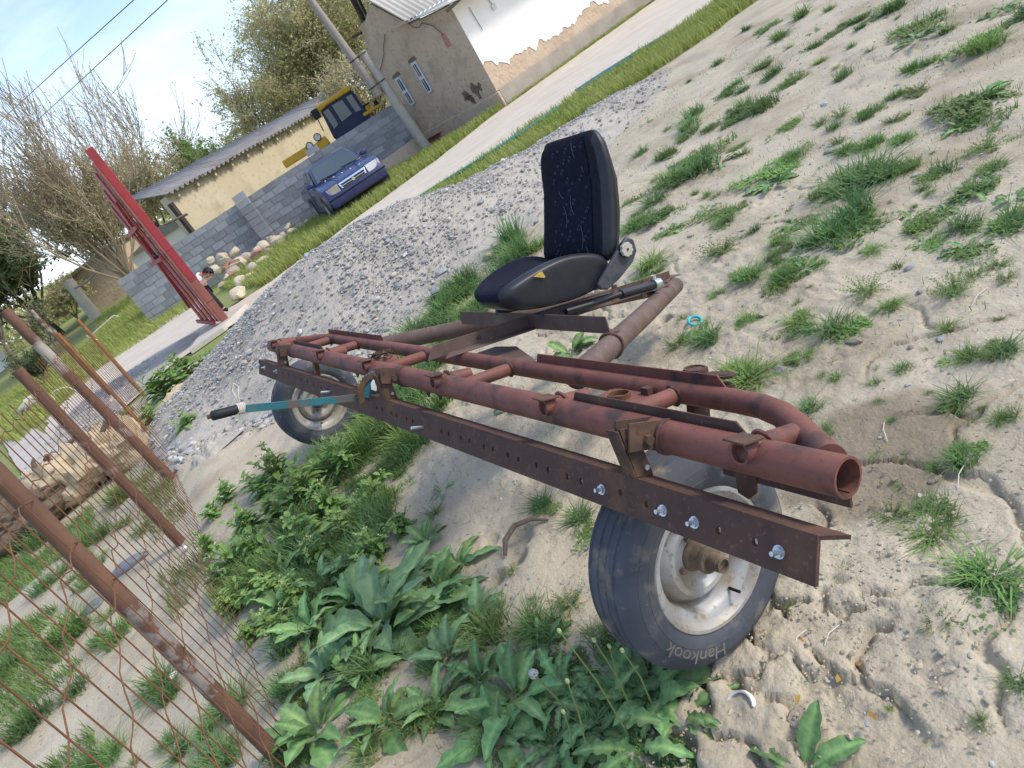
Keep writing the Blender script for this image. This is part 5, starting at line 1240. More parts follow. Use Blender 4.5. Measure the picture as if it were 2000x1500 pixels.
# crumpled sack at the heap foot
sxs = np.linspace(-1, 1, 26); X, Y = np.meshgrid(sxs, sxs); Rr = np.hypot(X, Y)
Z = (.05*np.clip(1-Rr**2, 0, 1)+.16*np.abs(fbm(X*2.6, Y*2.6, 95, 4)))*sst(1.15, .5, Rr)
XX = X*.26*(1+.5*vn(Y*3, X, 96)); YY = Y*.12*(1+.3*vn(X*2, Y, 97)); idx = np.arange(X.size).reshape(X.shape)
Fc = np.stack([idx[:-1, :-1], idx[:-1, 1:], idx[1:, 1:], idx[1:, :-1]], -1).reshape(-1, 4); q = on(425, 885)
tag(obj('crumpled_sack', mkmesh('crumpled_sack', np.column_stack([XX.ravel(), YY.ravel(), Z.ravel()]), Fc, True, 0), MATS['sack'], None, q, (0, 0, .7)), 'crumpled grey sack lying on pebbles beside the fence', 'sack')
q = on(362, 1075, .02); tag(obj('white_pebble', rocks[3].copy(), None, None, q, (0, 0, 0), (.03, .025, .02)), 'round white stone at the foot of a rusty fence post', 'stone'); bpy.data.objects['white_pebble'].data.materials.clear(); bpy.data.objects['white_pebble'].data.materials.append(MATS['white_plastic'])
q = on(350, 905, .015); tag(MB().path([q, q+np.array([.09, -.10, .0])], .022, 8).build('white_stick', MATS['white_plastic']), 'short white plastic tube among pebbles by the fence', 'litter')
q = on(330, 1310, .02); tag(obj('plastic_scrap', gst[1].copy(), None, None, q, (.3, 0, 1), (.035, .02, .012)), 'white plastic scrap under the mesh fence', 'litter'); bpy.data.objects['plastic_scrap'].data.materials.clear(); bpy.data.objects['plastic_scrap'].data.materials.append(MATS['white_plastic'])
# curled root at the soil hole
q = on(1010, 1062, .0); mb = MB(); mb.path([q+np.array(a) for a in ((-.06, -.05, .0), (-.03, -.01, .035), (.03, .03, .045), (.10, .03, .03), (.16, .0, .0))], [.008, .012, .012, .010, .005], 8)
tag(mb.build('curled_root', MATS['old_wood']), 'curled brown root lifting out of a crack in the soil', 'root')
# ================================================================== trees
def tree(name, label, base, H, spread, style, seed, leafmat, nleaf, lsize, bark='bark', twig='twig_tan', group=None, limbs=7, lowleaf=0.0):
    r = np.random.RandomState(seed); t = thing(name, label, 'tree', base, group)
    trunk, tw = MB(), MB(); ends = []
    def grow(p0, dirn, ln, rad, lev):
        n = 4 if lev < 3 else 3; pts = [p0]; q = dirn.copy()
        for i in range(n):
            q = nrm(q + r.normal(0, .13 if style != 'fan' else .09, 3) + np.array([0, 0, (.10 if style != 'weep' else .10-.22*(lev >= 2)*(i/n)*2)]))
            pts.append(pts[-1]+q*ln/n)
        rr = [max(rad*(1-.6*i/n), min(.0125, H*.0022)) for i in range(n+1)]
        (trunk if lev < 2 else tw).path(pts, rr, 7 if lev < 2 else (4 if lev == 2 else 3), cap=False)
        if lev >= 2: ends.extend(pts[1:])
        if lev >= 4 - (style == 'small'): return
        k = {0: limbs, 1: 6, 2: 6, 3: 5}[lev]
        for j in range(k):
            tt = r.uniform(.35 if lev else .55, 1.0); i = min(int(tt*n), n-1); pb_ = pts[i]+(pts[i+1]-pts[i])*(tt*n-i)
            if lev == 0:
                a = 2*math.pi*(j+r.rand()*.6)/k; el = r.uniform(.5, 1.25) if style != 'fan' else r.uniform(.55, 1.35)
                nd = np.array([math.cos(a)*math.cos(el), math.sin(a)*math.cos(el), math.sin(el)])
                grow(pb_, nd, H*r.uniform(.36, .55)*(spread if el < .9 else 1), rad*.5, 1)
            else:
                nd = nrm(q*(1.0 if style == 'fan' else .75)+r.normal(0, .42 if style != 'fan' else .33, 3)+np.array([0, 0, .16]))
                grow(pb_, nd, ln*r.uniform(.45, .75), rad*.42, lev+1)
    th = H*(.24 if style != 'fan' else .17)
    grow(np.zeros(3), nrm(np.array([r.normal(0, .06), r.normal(0, .06), 1])), th*1.25, H*(.018 if style == 'fan' else .024), 0)
    trunk.build('trunk', MATS[bark], t); tw.build('twigs', MATS[twig], t, sharp=0)
    E_ = np.array(ends)
    if nleaf:
        w = np.ones(len(E_)) if not lowleaf else np.exp(-lowleaf*E_[:, 2]/H)
        k = r.choice(len(E_), nleaf, p=w/w.sum()); c = E_[k]+r.normal(0, H*.022, (nleaf, 3))
        a1 = r.normal(size=(nleaf, 3)); a1 /= np.linalg.norm(a1, axis=1)[:, None]; a2 = np.cross(a1, r.normal(size=(nleaf, 3))); a2 /= np.linalg.norm(a2, axis=1)[:, None]
        s = lsize*r.uniform(.6, 1.4, (nleaf, 1))
        VV = np.stack([c-a1*s, c+a2*s*.42, c+a1*s, c-a2*s*.42], 1).reshape(-1, 3); FF = np.arange(nleaf*4).reshape(-1, 4)
        obj('crown', mkmesh('crown', VV, FF, False), MATS[leafmat], t)
    return t
def fz(x, y): return float(fieldz(x, y))-.05
def tbase(px, py, y0): q = V(px, py, y0); return np.array([q[0], y0, fz(q[0], y0)])
tree('bare_tree', 'large bare spring tree with a fan of pale upright shoots', tbase(205, 500, 37), 6.6, 1.6, 'fan', 5, 'leaf_yellow', 24000, .055, limbs=26, lowleaf=2.0, bark='twig_tan')
tree('dark_tree', 'dark green broad tree with short thick trunk across the field', tbase(112, 640, 44), 6.4, 1.35, 'round', 12, 'leaf_dark', 20000, .15, limbs=9, bark='dark_wood')
tree('dark_tree', 'dark green bushy tree behind the white pillar', tbase(20, 690, 54), 6.5, 1.2, 'round', 13, 'leaf_dark', 12000, .16, limbs=8)
tree('olive_tree', 'pale yellow green tree in young leaf behind the bare tree', tbase(305, 440, 52), 6.2, 1.1, 'round', 21, 'leaf_yellow', 11000, .10, limbs=8)
tree('olive_tree', 'hazy pale tree beside the left end of the shed', tbase(370, 400, 50), 5.4, 1.0, 'round', 22, 'leaf_yellow', 7000, .10, limbs=7)
tree('green_sapling', 'bright green sapling with upright leafy shoots above the shed roof', tbase(405, 350, 41), 5.0, .7, 'small', 31, 'leaf_bright', 2600, .10, limbs=5)
tree('green_bush', 'bright green bush showing just above the shed roof', tbase(440, 325, 40), 3.9, 1.0, 'round', 33, 'leaf_bright', 9000, .08, limbs=8)
tree('willow', 'olive willow with drooping twigs rising at the middle of the shed', tbase(545, 250, 45), 6.6, .85, 'weep', 41, 'leaf_olive', 17000, .075, limbs=9)
tree('willow', 'dense olive willow between the shed and the utility pole', tbase(640, 195, 46), 8.4, .9, 'weep', 42, 'leaf_olive', 24000, .085, limbs=11)
tree('willow', 'tall olive willow directly behind the utility pole', tbase(730, 135, 47), 9.5, .95, 'weep', 43, 'leaf_olive', 26000, .085, limbs=11)
tree('willow', 'thin grey willow standing behind the loader exhaust', tbase(720, 200, 37), 4.6, .9, 'weep', 44, 'leaf_olive', 4000, .08, limbs=8)
tree('yellow_shrub', 'yellow green shrub at the foot of the dark tree', tbase(140, 610, 43), 1.9, 1.6, 'round', 51, 'leaf_yellow', 7000, .09, limbs=8)
tree('brown_shrub', 'brown leafless shrub under the dark tree', tbase(75, 640, 40), 1.7, 1.6, 'round', 52, 'leaf_olive', 900, .07, twig='old_wood', limbs=10)
tree('grey_bush', 'small grey green bush beyond the goat', tbase(85, 740, 27), 1.0, 1.5, 'round', 53, 'leaf_dark', 4000, .05, limbs=8)
# distant tree line as one mass
def mass(name, label, n, x0, x1, y0, y1, zmax, size, mt, seed):
    r = np.random.RandomState(seed); x = r.uniform(x0, x1, n); y = r.uniform(y0, y1, n); top = zmax*(.55+.6*(fbm(x*.09, y*.05, seed, 3)+.35)); z = .2+top*r.rand(n)**.8
    c = np.column_stack([x, y, z]); a1 = r.normal(size=(n, 3)); a1 /= np.linalg.norm(a1, axis=1)[:, None]; a2 = np.cross(a1, r.normal(size=(n, 3))); a2 /= np.linalg.norm(a2, axis=1)[:, None]; s = size*r.uniform(.6, 1.4, (n, 1))
    VV = np.stack([c-a1*s, c+a2*s*.5, c+a1*s, c-a2*s*.5], 1).reshape(-1, 3)
    tag(obj(name, mkmesh(name, VV, np.arange(n*4).reshape(-1, 4), False), MATS[mt]), label, 'trees', kind='stuff')
mass('distant_trees', 'distant line of pale green trees along the horizon', 22000, -75, 18, 66, 80, 4.6, .30, 'leaf_olive', 61)

# ================================================================== grasses
def blades(n, h, spread, w, lean, seed, segs=3):
    r = np.random.RandomState(seed); VV, FF = [], []
    a = r.uniform(0, 2*math.pi, n); rad = spread*r.rand(n)*.45; hh = h*r.uniform(.4, 1.1, n); ln = lean*r.uniform(.1, 1.3, n)
    for i in range(n):
        da = a[i]+r.normal(0, 1.3); dirx, diry = math.cos(da), math.sin(da); px_, py_ = rad[i]*math.cos(a[i]), rad[i]*math.sin(a[i]); b = len(VV); nx_, ny_ = -diry, dirx
        for k in range(segs+1):
            t = k/segs; off = ln[i]*hh[i]*t**1.8; z = hh[i]*(t-.28*ln[i]*t**2.5); ww = w*(1-t)**.7*.5*r.uniform(.8, 1.2)
            if k < segs: VV += [(px_+dirx*off+nx_*ww, py_+diry*off+ny_*ww, z), (px_+dirx*off-nx_*ww, py_+diry*off-ny_*ww, z)]
            else: VV.append((px_+dirx*off, py_+diry*off, z))
        for k in range(segs-1): FF.append((b+2*k, b+2*k+1, b+2*k+3, b+2*k+2))
        FF.append((b+2*segs-2, b+2*segs-1, b+2*segs))
    return MB().add(VV, FF).mesh('tuft', True, 0)
def feathery(n, seed):
    """low weed with fine cut leaves: unit size, stems with leaflets"""
    r = np.random.RandomState(seed); VV, FF = [], []
    for i in range(n):
        a = r.uniform(0, 6.28); el = r.uniform(.15, 1.2); d0 = np.array([math.cos(a)*math.cos(el), math.sin(a)*math.cos(el), math.sin(el)]); L_ = r.uniform(.3, .62)
        p0 = np.array([math.cos(a), math.sin(a), 0])*.05
        for k in range(1, 8):
            t = k/7; c = p0+d0*L_*t-np.array([0, 0, .12*t*t*L_])
            for j in range(3):
                q = nrm(r.normal(size=3)+d0*.6); s2 = nrm(np.cross(q, r.normal(size=3))); l2 = .085*(1.15-.5*t); b = len(VV)
                VV += [c-s2*.010, c+s2*.010, c+q*l2]; FF.append((b, b+1, b+2))
        b = len(VV); sd3 = nrm(np.cross(d0, (0, 0, 1)))*.006; e = p0+d0*L_-np.array([0, 0, .12*L_]); VV += [p0-sd3, p0+sd3, e]; FF.append((b, b+1, b+2))
    return MB().add(VV, FF).mesh('feathery', False, 0)
TG = [blades(170, 1, 1.25, .042, .95, i) for i in range(3)] + [blades(130, 1, .9, .05, 1.25, 10+i) for i in range(3)]
for i, m_ in enumerate(TG): m_.materials.append(MATS['grass' if i % 2 else 'grass_cool'])
def patch(seed):
    """low creeping mat: short blades and small leaves over an uneven outline"""
    r = np.random.RandomState(seed); VV, FF = [], []
    lob = [(r.uniform(-.55, .55), r.uniform(-.35, .35), r.uniform(.18, .42)) for _ in range(6)]
    for k in range(620):
        cx, cy, cr_ = lob[r.randint(6)]; a = r.uniform(0, 6.28); q = cr_*math.sqrt(r.rand()); x, y = cx+q*math.cos(a), cy+q*math.sin(a); b = len(VV); a2 = r.uniform(0, 6.28); c, s = math.cos(a2), math.sin(a2)
        if k % 2: hh = r.uniform(.12, .40); w = .016; VV += [(x-s*w, y+c*w, 0), (x+s*w, y-c*w, 0), (x+c*hh*.5, y+s*hh*.5, hh)]; FF.append((b, b+1, b+2))
        else: z = r.uniform(.02, .18); l = r.uniform(.05, .11); w = l*.36; tl = r.uniform(-.2, .5)*l; VV += [(x, y, z), (x+c*l*.5-s*w, y+s*l*.5+c*w, z+tl*.5), (x+c*l, y+s*l, z+tl), (x+c*l*.5+s*w, y+s*l*.5-c*w, z+tl*.5)]; FF.append((b, b+1, b+2, b+3))
    return MB().add(VV, FF).mesh('patch', False)
TP = [patch(i) for i in range(5)]
for i, m_ in enumerate(TP): m_.materials.append(MATS[('grass', 'feather', 'weed', 'grass', 'grass_cool')[i]])
TF = [feathery(46, i) for i in range(4)]
for m_ in TF: m_.materials.append(MATS['feather'])
def leaf_mesh(L_, w, seed, curl=.5, lobe=.0, fold=.25, n=11):
    """one broad leaf with midrib fold, wavy edge and stalk, growing along +x"""
    r = np.random.RandomState(seed); VV, FF = [], []; ph = r.rand()*6; n = max(n, 22); CC = []
    for i in range(n+1):
        t = i/n; x = t*L_
        wd = w*(math.sin(math.pi*min(1, max(0, (t-.10)/.90))**.80)**.75 if t > .10 else 0.0)+.006
        if lobe: wd *= 1-lobe*(.5+.5*math.cos(t*34+ph))*(t > .15)*(1-t*.5)
        zc = L_*(.55*t-curl*t*t*1.15)
        for j, s in enumerate((-1, -.5, 0, .5, 1)):
            y = s*wd*.5*(1+.10*math.sin(t*23+ph+s)); z = zc+abs(s)*wd*fold*.5+(.030*math.sin(t*19+ph*2+s*1.5)*abs(s)*w*2.0)-.006*(s == 0)+.010*math.sin(t*52-abs(s)*5)*abs(s)*(1-abs(s)*.4)*w*1.6
            CC.append((1.75, 1.6, 1.5) if s == 0 else ((.92, .95, .92) if abs(s) == 1 else (1.0+.14*math.sin(t*52-abs(s)*5),)*3))
            VV.append((x*(1-.12*curl*t), y, z))
    for i in range(n):
        for j in range(4): a = i*5+j; FF.append((a, a+5, a+6, a+1))
    return mkmesh('leaf', VV, FF, True, 0, np.array(CC))
LM = [leaf_mesh(1, .33, i, cu_, .16, .25) for i, cu_ in enumerate((.35, .55, .75, .45))] + [leaf_mesh(1, .26, 10+i, cu_, .0, .3) for i, cu_ in enumerate((.3, .6))]
LD = [leaf_mesh(1, .26, 20+i, cu_, .62, .15, 26) for i, cu_ in enumerate((.45, .6, .75))]
LMp = [m_.copy() for m_ in LM]
for m_ in LM+LD: m_.materials.append(MATS['dock'])
for m_ in LMp: m_.materials.append(MATS['dock_pale'])
def rosette(name, label, group, px, py, size_px, nl, seed, meshes, el=(.15, 1.0), cat='plant', base=None, asym=None):
    r = random.Random(seed); q = G(px, py) if base is None else np.array(base); sz = size_px*depth_of(q)/F*.5
    t = tag(empty(name, (q[0], q[1], float(hgt(q[0], q[1]))-.005)), label, cat, group)
    for i in range(nl):
        a = i*2.4+r.uniform(-.4, .4); f_ = i/max(1, nl-1)
        o = obj('leaf', r.choice(meshes), None, t); s = sz*r.uniform(.7, 1.15)*(1-.25*f_)
        o.scale = (s, s*r.uniform(.85, 1.2), s); e = el[0]+(el[1]-el[0])*f_*r.uniform(.7, 1.1)
        o.rotation_euler = (r.uniform(-.35, .35), -e*.85+.15, a); o.location = (math.cos(a)*.012, math.sin(a)*.012, 0)
    return t
big = [(755,1235,370,17),(700,1180,240,11),(850,1180,250,12),(655,1330,220,9),(640,1450,260,9),(775,1430,190,9),(880,1290,190,8),(560,1200,170,8),(900,1110,150,8),(700,1100,170,9),(590,1080,160,8),(830,1060,130,7),(800,1150,200,9),(620,1240,190,8),(720,1330,200,9),(930,1210,170,8),(860,1400,190,9),(560,1140,150,8),(650,1150,170,8),(940,1330,170,8)]
for i, (x, y, s, n) in enumerate(big):
    lab = 'huge dock plant with broad upright wrinkled leaves in the weed bed' if i == 0 else 'dock plant with broad wavy leaves in the weed bed before the cart'
    rosette('dock_plant', lab, None if i == 0 else 'dock plants in the weed bed', x, y, s*1.12, int(n*1.5), 100+i, LM if i % 3 else LMp, (.05, 1.1))
for i, (x, y, s, n) in enumerate([(1010,1370,230,10),(1100,1350,210,10),(1180,1400,260,12),(1275,1360,250,12),(1330,1395,180,8),(1090,1450,210,10),(980,1450,190,9),(1240,1460,230,10),(1180,1310,150,8),(1060,1250,130,7)]):
    rosette('dandelion', 'toothed dandelion rosette crowded below the near wheel', 'dandelions below the wheel', x, y, s*1.3, n+3, 200+i, LD if i % 3 else LM, (.1, .8))
for i, (x, y, s, n, lab) in enumerate([(1115,690,150,8,'leafy dock plant growing under the tail tubes'), (1565,1510,290,8,'broad leaved plant below the cracked soil'), (870,965,80,7,'small toothed rosette alone on bare soil under the beam'), (1200,745,60,5,'small leaf pair between the rails'), (1000,800,90,6,'small dark rosette under the front rail')]):
    rosette('dock_plant', lab, None, x, y, s, n, 300+i, LM if i != 2 else LD, (.15, .8))
wl_ = [(1790,80,120),(1905,195,150),(1874,243,100),(1958,18,100),(1405,322,110),(1510,357,115),(1780,420,80),(1902,380,100),(1892,483,110),(1573,528,90),(1566,500,80),(1545,438,75),(1380,412,70),(1534,243,55),(1590,63,40),(1573,98,40),(1800,472,60),(1554,142,32),(1524,410,40),(1846,408,70),(1220,222,75),(1975,385,80),(1700,434,45),(1314,452,60),(1986,622,34),(1891,853,30),(1562,1332,24),(1986,909,26),(1262,240,40)]
for i, (x, y, s) in enumerate(wl_):
    rosette('broad_weed', 'low broad leaved weed on the bare slope beyond the cart', 'broad leaved weeds on the slope', x, y, s*1.1, 8 if s > 60 else 6, 400+i, LM if i % 2 else LD, (.05, .6))
# grass tufts and feathery weeds on the slope, placed from the photograph
gl_ = [(1748,16,60),(1923,92,95),(1524,75,42),(1489,128,45),(1510,145,45),(1450,177,36),(1489,210,78),(1433,220,42),(1345,248,55),(1384,248,42),(1594,89,36),(1646,145,42),(1688,226,46),(1748,184,46),(1762,272,52),(1699,280,60),(1650,292,50),(1363,338,100),(1318,352,80),(1545,310,60),(1685,357,120),(1738,340,80),(1668,416,120),(1632,460,115),(1878,440,70),(1972,434,90),(1703,489,42),(1419,430,52),(1524,472,52),(1510,506,42),
 (1464,542,75),(1527,549,62),(1461,624,42),(1559,634,62),(1632,644,84),(1737,604,52),(1380,660,74),(1401,572,36),(1457,742,118),(1569,700,50),(1580,794,56),(1874,778,84),(1891,692,62),(1961,686,72),(1870,898,72),(1818,1010,92),(1818,1038,92),(1923,1120,138),(1643,1118,36),(1986,1326,62),(1060,990,66),(1132,1012,72),(1280,400,70),(1270,520,70),(1240,445,60),(1300,300,50),(1250,300,40),(1700,330,50),(1600,380,50),(1840,330,60),(1940,330,60),(1780,130,50),(1850,60,40),(1680,40,36),(1620,20,30),(1460,60,30),(1400,120,30),(1600,520,40),(1850,640,40),(1750,520,30)]
ff_ = [(1643,226,60),(1790,175,62),(1818,219,42),(1741,233,52),(1636,275,52),(1923,283,100),(1408,490,105),(1947,518,74),(1692,574,105),(1860,574,115),(1902,538,74),(1965,543,62),(1559,593,36),(1321,671,74),(1979,808,62),(1895,824,38),(1737,1000,94),(1832,1222,98),(1552,1192,46),(1912,1404,64),(1737,1380,36),(1110,1175,100),(1150,1230,80),(850,1005,64),(1360,250,40),(1450,300,50),(1600,240,50),(1820,120,40),(1700,100,34),(1950,620,40),(1300,560,50),(1330,620,40),(1000,1120,50),(1040,1170,50)]
rt = random.Random(5)
def put(px, py, size, meshes, name, label, group, hk=.5, z=None):
    q = G(px, py); s = size*depth_of(q)/F*.62
    o = obj(name, rt.choice(meshes), None, None, (q[0], q[1], float(hgt(q[0], q[1]))-.006), (rt.uniform(-.15, .15), rt.uniform(-.15, .15), rt.uniform(0, 6.28)), (s, s, s*hk*rt.uniform(.85, 1.2)))
    tag(o, label, 'grass' if name == 'grass_tuft' else 'plant', group); return o
for x, y, s in gl_: put(x, y, s*1.3, TG, 'grass_tuft', 'green grass tuft on the bare slope beyond the cart', 'grass tufts on the slope', .5)
for i, (x, y, s) in enumerate(gl_+wl_):
    if s > 40: put(x+rt.uniform(-.35, .35)*s, y+rt.uniform(-.2, .3)*s, s*rt.uniform(1.3, 1.9), TP, 'creeping_weed', 'low creeping patch of small leaves and short grass on the slope', 'creeping patches on the slope', .45)
for i in range(60):
    x, y = rt.uniform(1230, 2000), rt.uniform(0, 700); q = G(x, y)
    if q[1] > 9.5 or heap(q[0], q[1]) > .02 or float(fbm(q[0]*.9, q[1]*.9, 87, 3)) < .0: continue
    put(x, y, rt.uniform(50, 110), TP, 'creeping_weed', 'low creeping patch of small leaves and short grass on the slope', 'creeping patches on the slope', .4)
for x, y, s in ff_: put(x, y, s*1.45, TF, 'feathery_weed', 'fine leaved feathery weed on the bare soil', 'feathery weeds on the soil', .9)
for i in range(330):      # small sprouts in between
    x, y = rt.uniform(1180, 2000), rt.uniform(0, 1250)
    if x < 1700 and y > 680 and x < 1400+(y-680)*.6: continue
    q = G(x, y)
    if q[1] > 9.5 or (heap(q[0], q[1]) > .02): continue
    if float(fbm(q[0]*1.1, q[1]*1.1, 88, 3)) < -.12 or y > 950: continue
    put(x, y, rt.choice((14, 18, 24, 30, 40, 55))*rt.uniform(.8, 1.2), TG if rt.random() < .55 else TF, 'grass_sprout', 'tiny green sprout on the bare slope', 'sprouts on the slope', .6)
# lush grass between wheels and heap
for i in range(70):
    t = rt.random(); x = 700+t*330+rt.uniform(-40, 40); y = 850-t*400+rt.uniform(-60, 60)
    if 940 < x < 1060 and y < 430: continue
    q = G(x, y)
    if heap(q[0], q[1]) > .10 or (y < 560 and rt.random() < .55): continue
    o = put(x, y, rt.uniform(70, 120), TG, 'grass_tuft', 'long lush grass growing beside the gravel heap under the frame', 'lush grass under the frame', .62)
for x, y, s in ((730,1010,110),(700,1040,80),(760,980,80),(640,1080,60),(800,870,120),(760,840,130),(830,830,110),(870,790,100),(720,880,110),(980,400,60),(1000,470,90),(1020,500,80),(960,430,40)): put(x, y, s, TG[3:], 'grass_tuft', 'long lush grass growing beside the gravel heap under the frame', 'lush grass under the frame', 1.2)
for i in range(95):      # weeds and grass beyond the mesh fence
    x, y = rt.uniform(0, 460), rt.uniform(960, 1500); q = G(x, y)
    if fence_side(q[0], q[1]) > -.08 or float(fbm(q[0]*1.2, q[1]*1.2, 91, 3)) < -.14: continue
    put(x, y, rt.uniform(70, 140), TG if rt.random() < .5 else TF, 'fence_weed', 'green weed growing beyond the mesh fence', 'weeds beyond the fence', .7)
# leafy flowering weeds (stem, many leaves, pale flower heads)
def leafy_parts(seed, n=34, hh=1.0):
    r = np.random.RandomState(seed); st, lf, fl = MB(), MB(), MB()
    for b in range(5):
        a = r.uniform(0, 6.28); d0 = nrm(np.array([math.cos(a)*r.uniform(.1, .6), math.sin(a)*r.uniform(.1, .6), 1])); L_ = hh*r.uniform(.6, 1.0); pts = [np.zeros(3)]
        for k in range(4): d0 = nrm(d0+r.normal(0, .10, 3)); pts.append(pts[-1]+d0*L_/4)
        st.path(pts, [.016, .014, .012, .010, .007], 5)
        for k in range(n//2):
            t = r.uniform(.05, .98); i = min(3, int(t*4)); c = pts[i]+(pts[i+1]-pts[i])*(t*4-i); q = r.uniform(0, 6.28); e = r.uniform(-.1, .9); dl = np.array([math.cos(q)*math.cos(e), math.sin(q)*math.cos(e), math.sin(e)]); l2 = .42*(1.1-.6*t)*r.uniform(.7, 1.2); sd4 = nrm(np.cross(dl, (0, 0, 1)))*l2*.20; up4 = np.cross(sd4, dl); up4 = nrm(up4)*l2*.06
            dr = np.array([0, 0, -.22*l2]); lf.add([c, c+dl*l2*.4+sd4+up4, c+dl*l2*.4, c+dl*l2*.4-sd4+up4, c+dl*l2*.75+sd4*.8+dr*.5+up4, c+dl*l2*.75+dr*.5, c+dl*l2*.75-sd4*.8+dr*.5+up4, c+dl*l2+dr], [(0, 1, 2), (0, 2, 3), (1, 4, 5, 2), (2, 5, 6, 3), (4, 7, 5), (5, 7, 6)])
        for k in range(10):
            c = pts[-1]+r.normal(0, .035, 3); q = r.normal(size=3); q /= np.linalg.norm(q); s2 = nrm(np.cross(q, r.normal(size=3)))*.02; fl.add([c-s2, c+q*.028, c+s2, c-q*.028], [(0, 1, 2, 3)])

    a, b, c = st.mesh('stem'), lf.mesh('foliage', True, 0), fl.mesh('flower_head', False); a.materials.append(MATS['stalk']); b.materials.append(MATS['weed']); c.materials.append(MATS['weed_flower']); return a, b, c
LW = [leafy_parts(i) for i in range(4)]
wp = [(560,905,120),(620,935,130),(680,885,120),(560,985,130),(505,1015,120),(612,1015,130),(482,1085,120),(545,1135,120),(600,1155,110),(690,1005,110),(740,945,100),(470,1165,110),(655,960,120),(530,940,110),(460,960,80),(430,1000,70),(640,1070,110),(520,1070,120),(740,1060,100),(790,1010,90),(420,1060,80),(430,1120,90),(560,1220,100),(500,1220,90)]
for i, (x, y, s) in enumerate(wp):
    q = G(x, y+s*.3); sc = s*.8*depth_of(q)/F
    t = tag(empty('leafy_weed', (q[0], q[1], float(hgt(q[0], q[1]))-.01), rt.uniform(0, 6.28)), 'bushy green weed with pale flower heads in the weed bed', 'plant', 'bushy weeds in the weed bed'); t.scale = (sc, sc, sc*rt.uniform(.8, 1.1))
    a, b, c = LW[i % 4]
    obj('stem', a, None, t); obj('foliage', b, None, t)
    if i % 2 == 0: obj('flower_head', c, None, t)['kind'] = 'stuff'
for i in range(150):       # low filler between the docks
    x, y = rt.uniform(560, 1330), rt.uniform(1150, 1500)
    if y < 1150+(x-800)*.25: continue
    put(x, y, rt.uniform(70, 140), rt.choice((TF, TF, TG, TP, TP)), 'low_weed', 'fine low weed filling the gaps of the weed bed', 'low weeds in the weed bed', .8)
for i in range(130):      # continuous green strip from the far wheel down to the docks
    t_ = rt.random(); x = 740-t_*170+rt.uniform(-120, 110); y = 830+t_*360+rt.uniform(-30, 40)
    q = G(x, y)
    if x > 800 and y < 900 and x > 860: continue
    if 525 < x < 700 and y < 890: continue
    k = rt.random(); put(x, y, rt.uniform(70, 130), TP if k < .5 else (TG if k < .8 else TF), 'strip_weed', 'bright green grass and small weeds between far wheel and docks', 'green strip below the beam', .9)
for i, (x, y, s) in enumerate(((330,780,90),(370,730,70),(355,760,70),(400,720,50),(385,850,60),(300,830,60),(420,700,40))):
    q = G(x, y); sc = s*1.2*depth_of(q)/F; t = tag(empty('leafy_weed', (q[0], q[1], float(hgt(q[0], q[1]))-.01), i), 'leafy weed at the gravel heap foot by the fence', 'plant', 'weeds at the heap foot'); t.scale = (sc, sc, sc*.7); a, b, c = LW[i % 4]; obj('stem', a, None, t); obj('foliage', b, None, t)
# dandelion clock and bare flower stalks
q = G(1125, 1405); tipp = P(1042, 1316, depth_of(q)*.93)
dc = tag(empty('dandelion_clock', q), 'dandelion clock with white seed head beside the wheel', 'plant')
MB().path([np.zeros(3), (tipp-q)*.5+np.array([0, 0, .01]), tipp-q], .0028, 6).build('stalk', MATS['stalk'], dc)
mb = MB(); r_ = np.random.RandomState(3)
for k in range(130):
    v = nrm(r_.normal(size=3)); c = tipp-q; s2 = nrm(np.cross(v, r_.normal(size=3)))*.0005; mb.add([c-s2, c+s2, c+v*.013], [(0, 1, 2)]); s3 = nrm(np.cross(v, r_.normal(size=3)))*.003; e = c+v*.014; s4 = np.cross(v, s3); mb.add([e-s3, e+s4, e+s3, e-s4], [(0, 1, 2, 3)])
mb.build('seed_head', MATS['puff'], dc, sharp=0)
for i, (b_, t_) in enumerate((((1230, 1440), (1092, 1232)), ((1240, 1400), (1160, 1250)), ((1215, 1380), (1190, 1262)), ((1150, 1480), (1108, 1330)), ((1280, 1390), (1215, 1270)), ((1120, 1470), (1100, 1390)))):
    q = G(*b_); e = P(*t_, depth_of(q)*.90); o = tag(empty('flower_stalk', q), 'pale bare flower stalk rising from the dandelions', 'plant', 'flower stalks by the wheel')
    MB().path([np.zeros(3), (e-q)*.5+np.array([.01, 0, .015]), e-q], [.0028, .0024, .0018], 5).build('stalk', MATS['stalk'], o); VV, FF = ico(1); obj('bud', mkmesh('bud', VV*.006*np.array([1, 1, 1.6]), FF), MATS['weed_flower'], o, e-q)

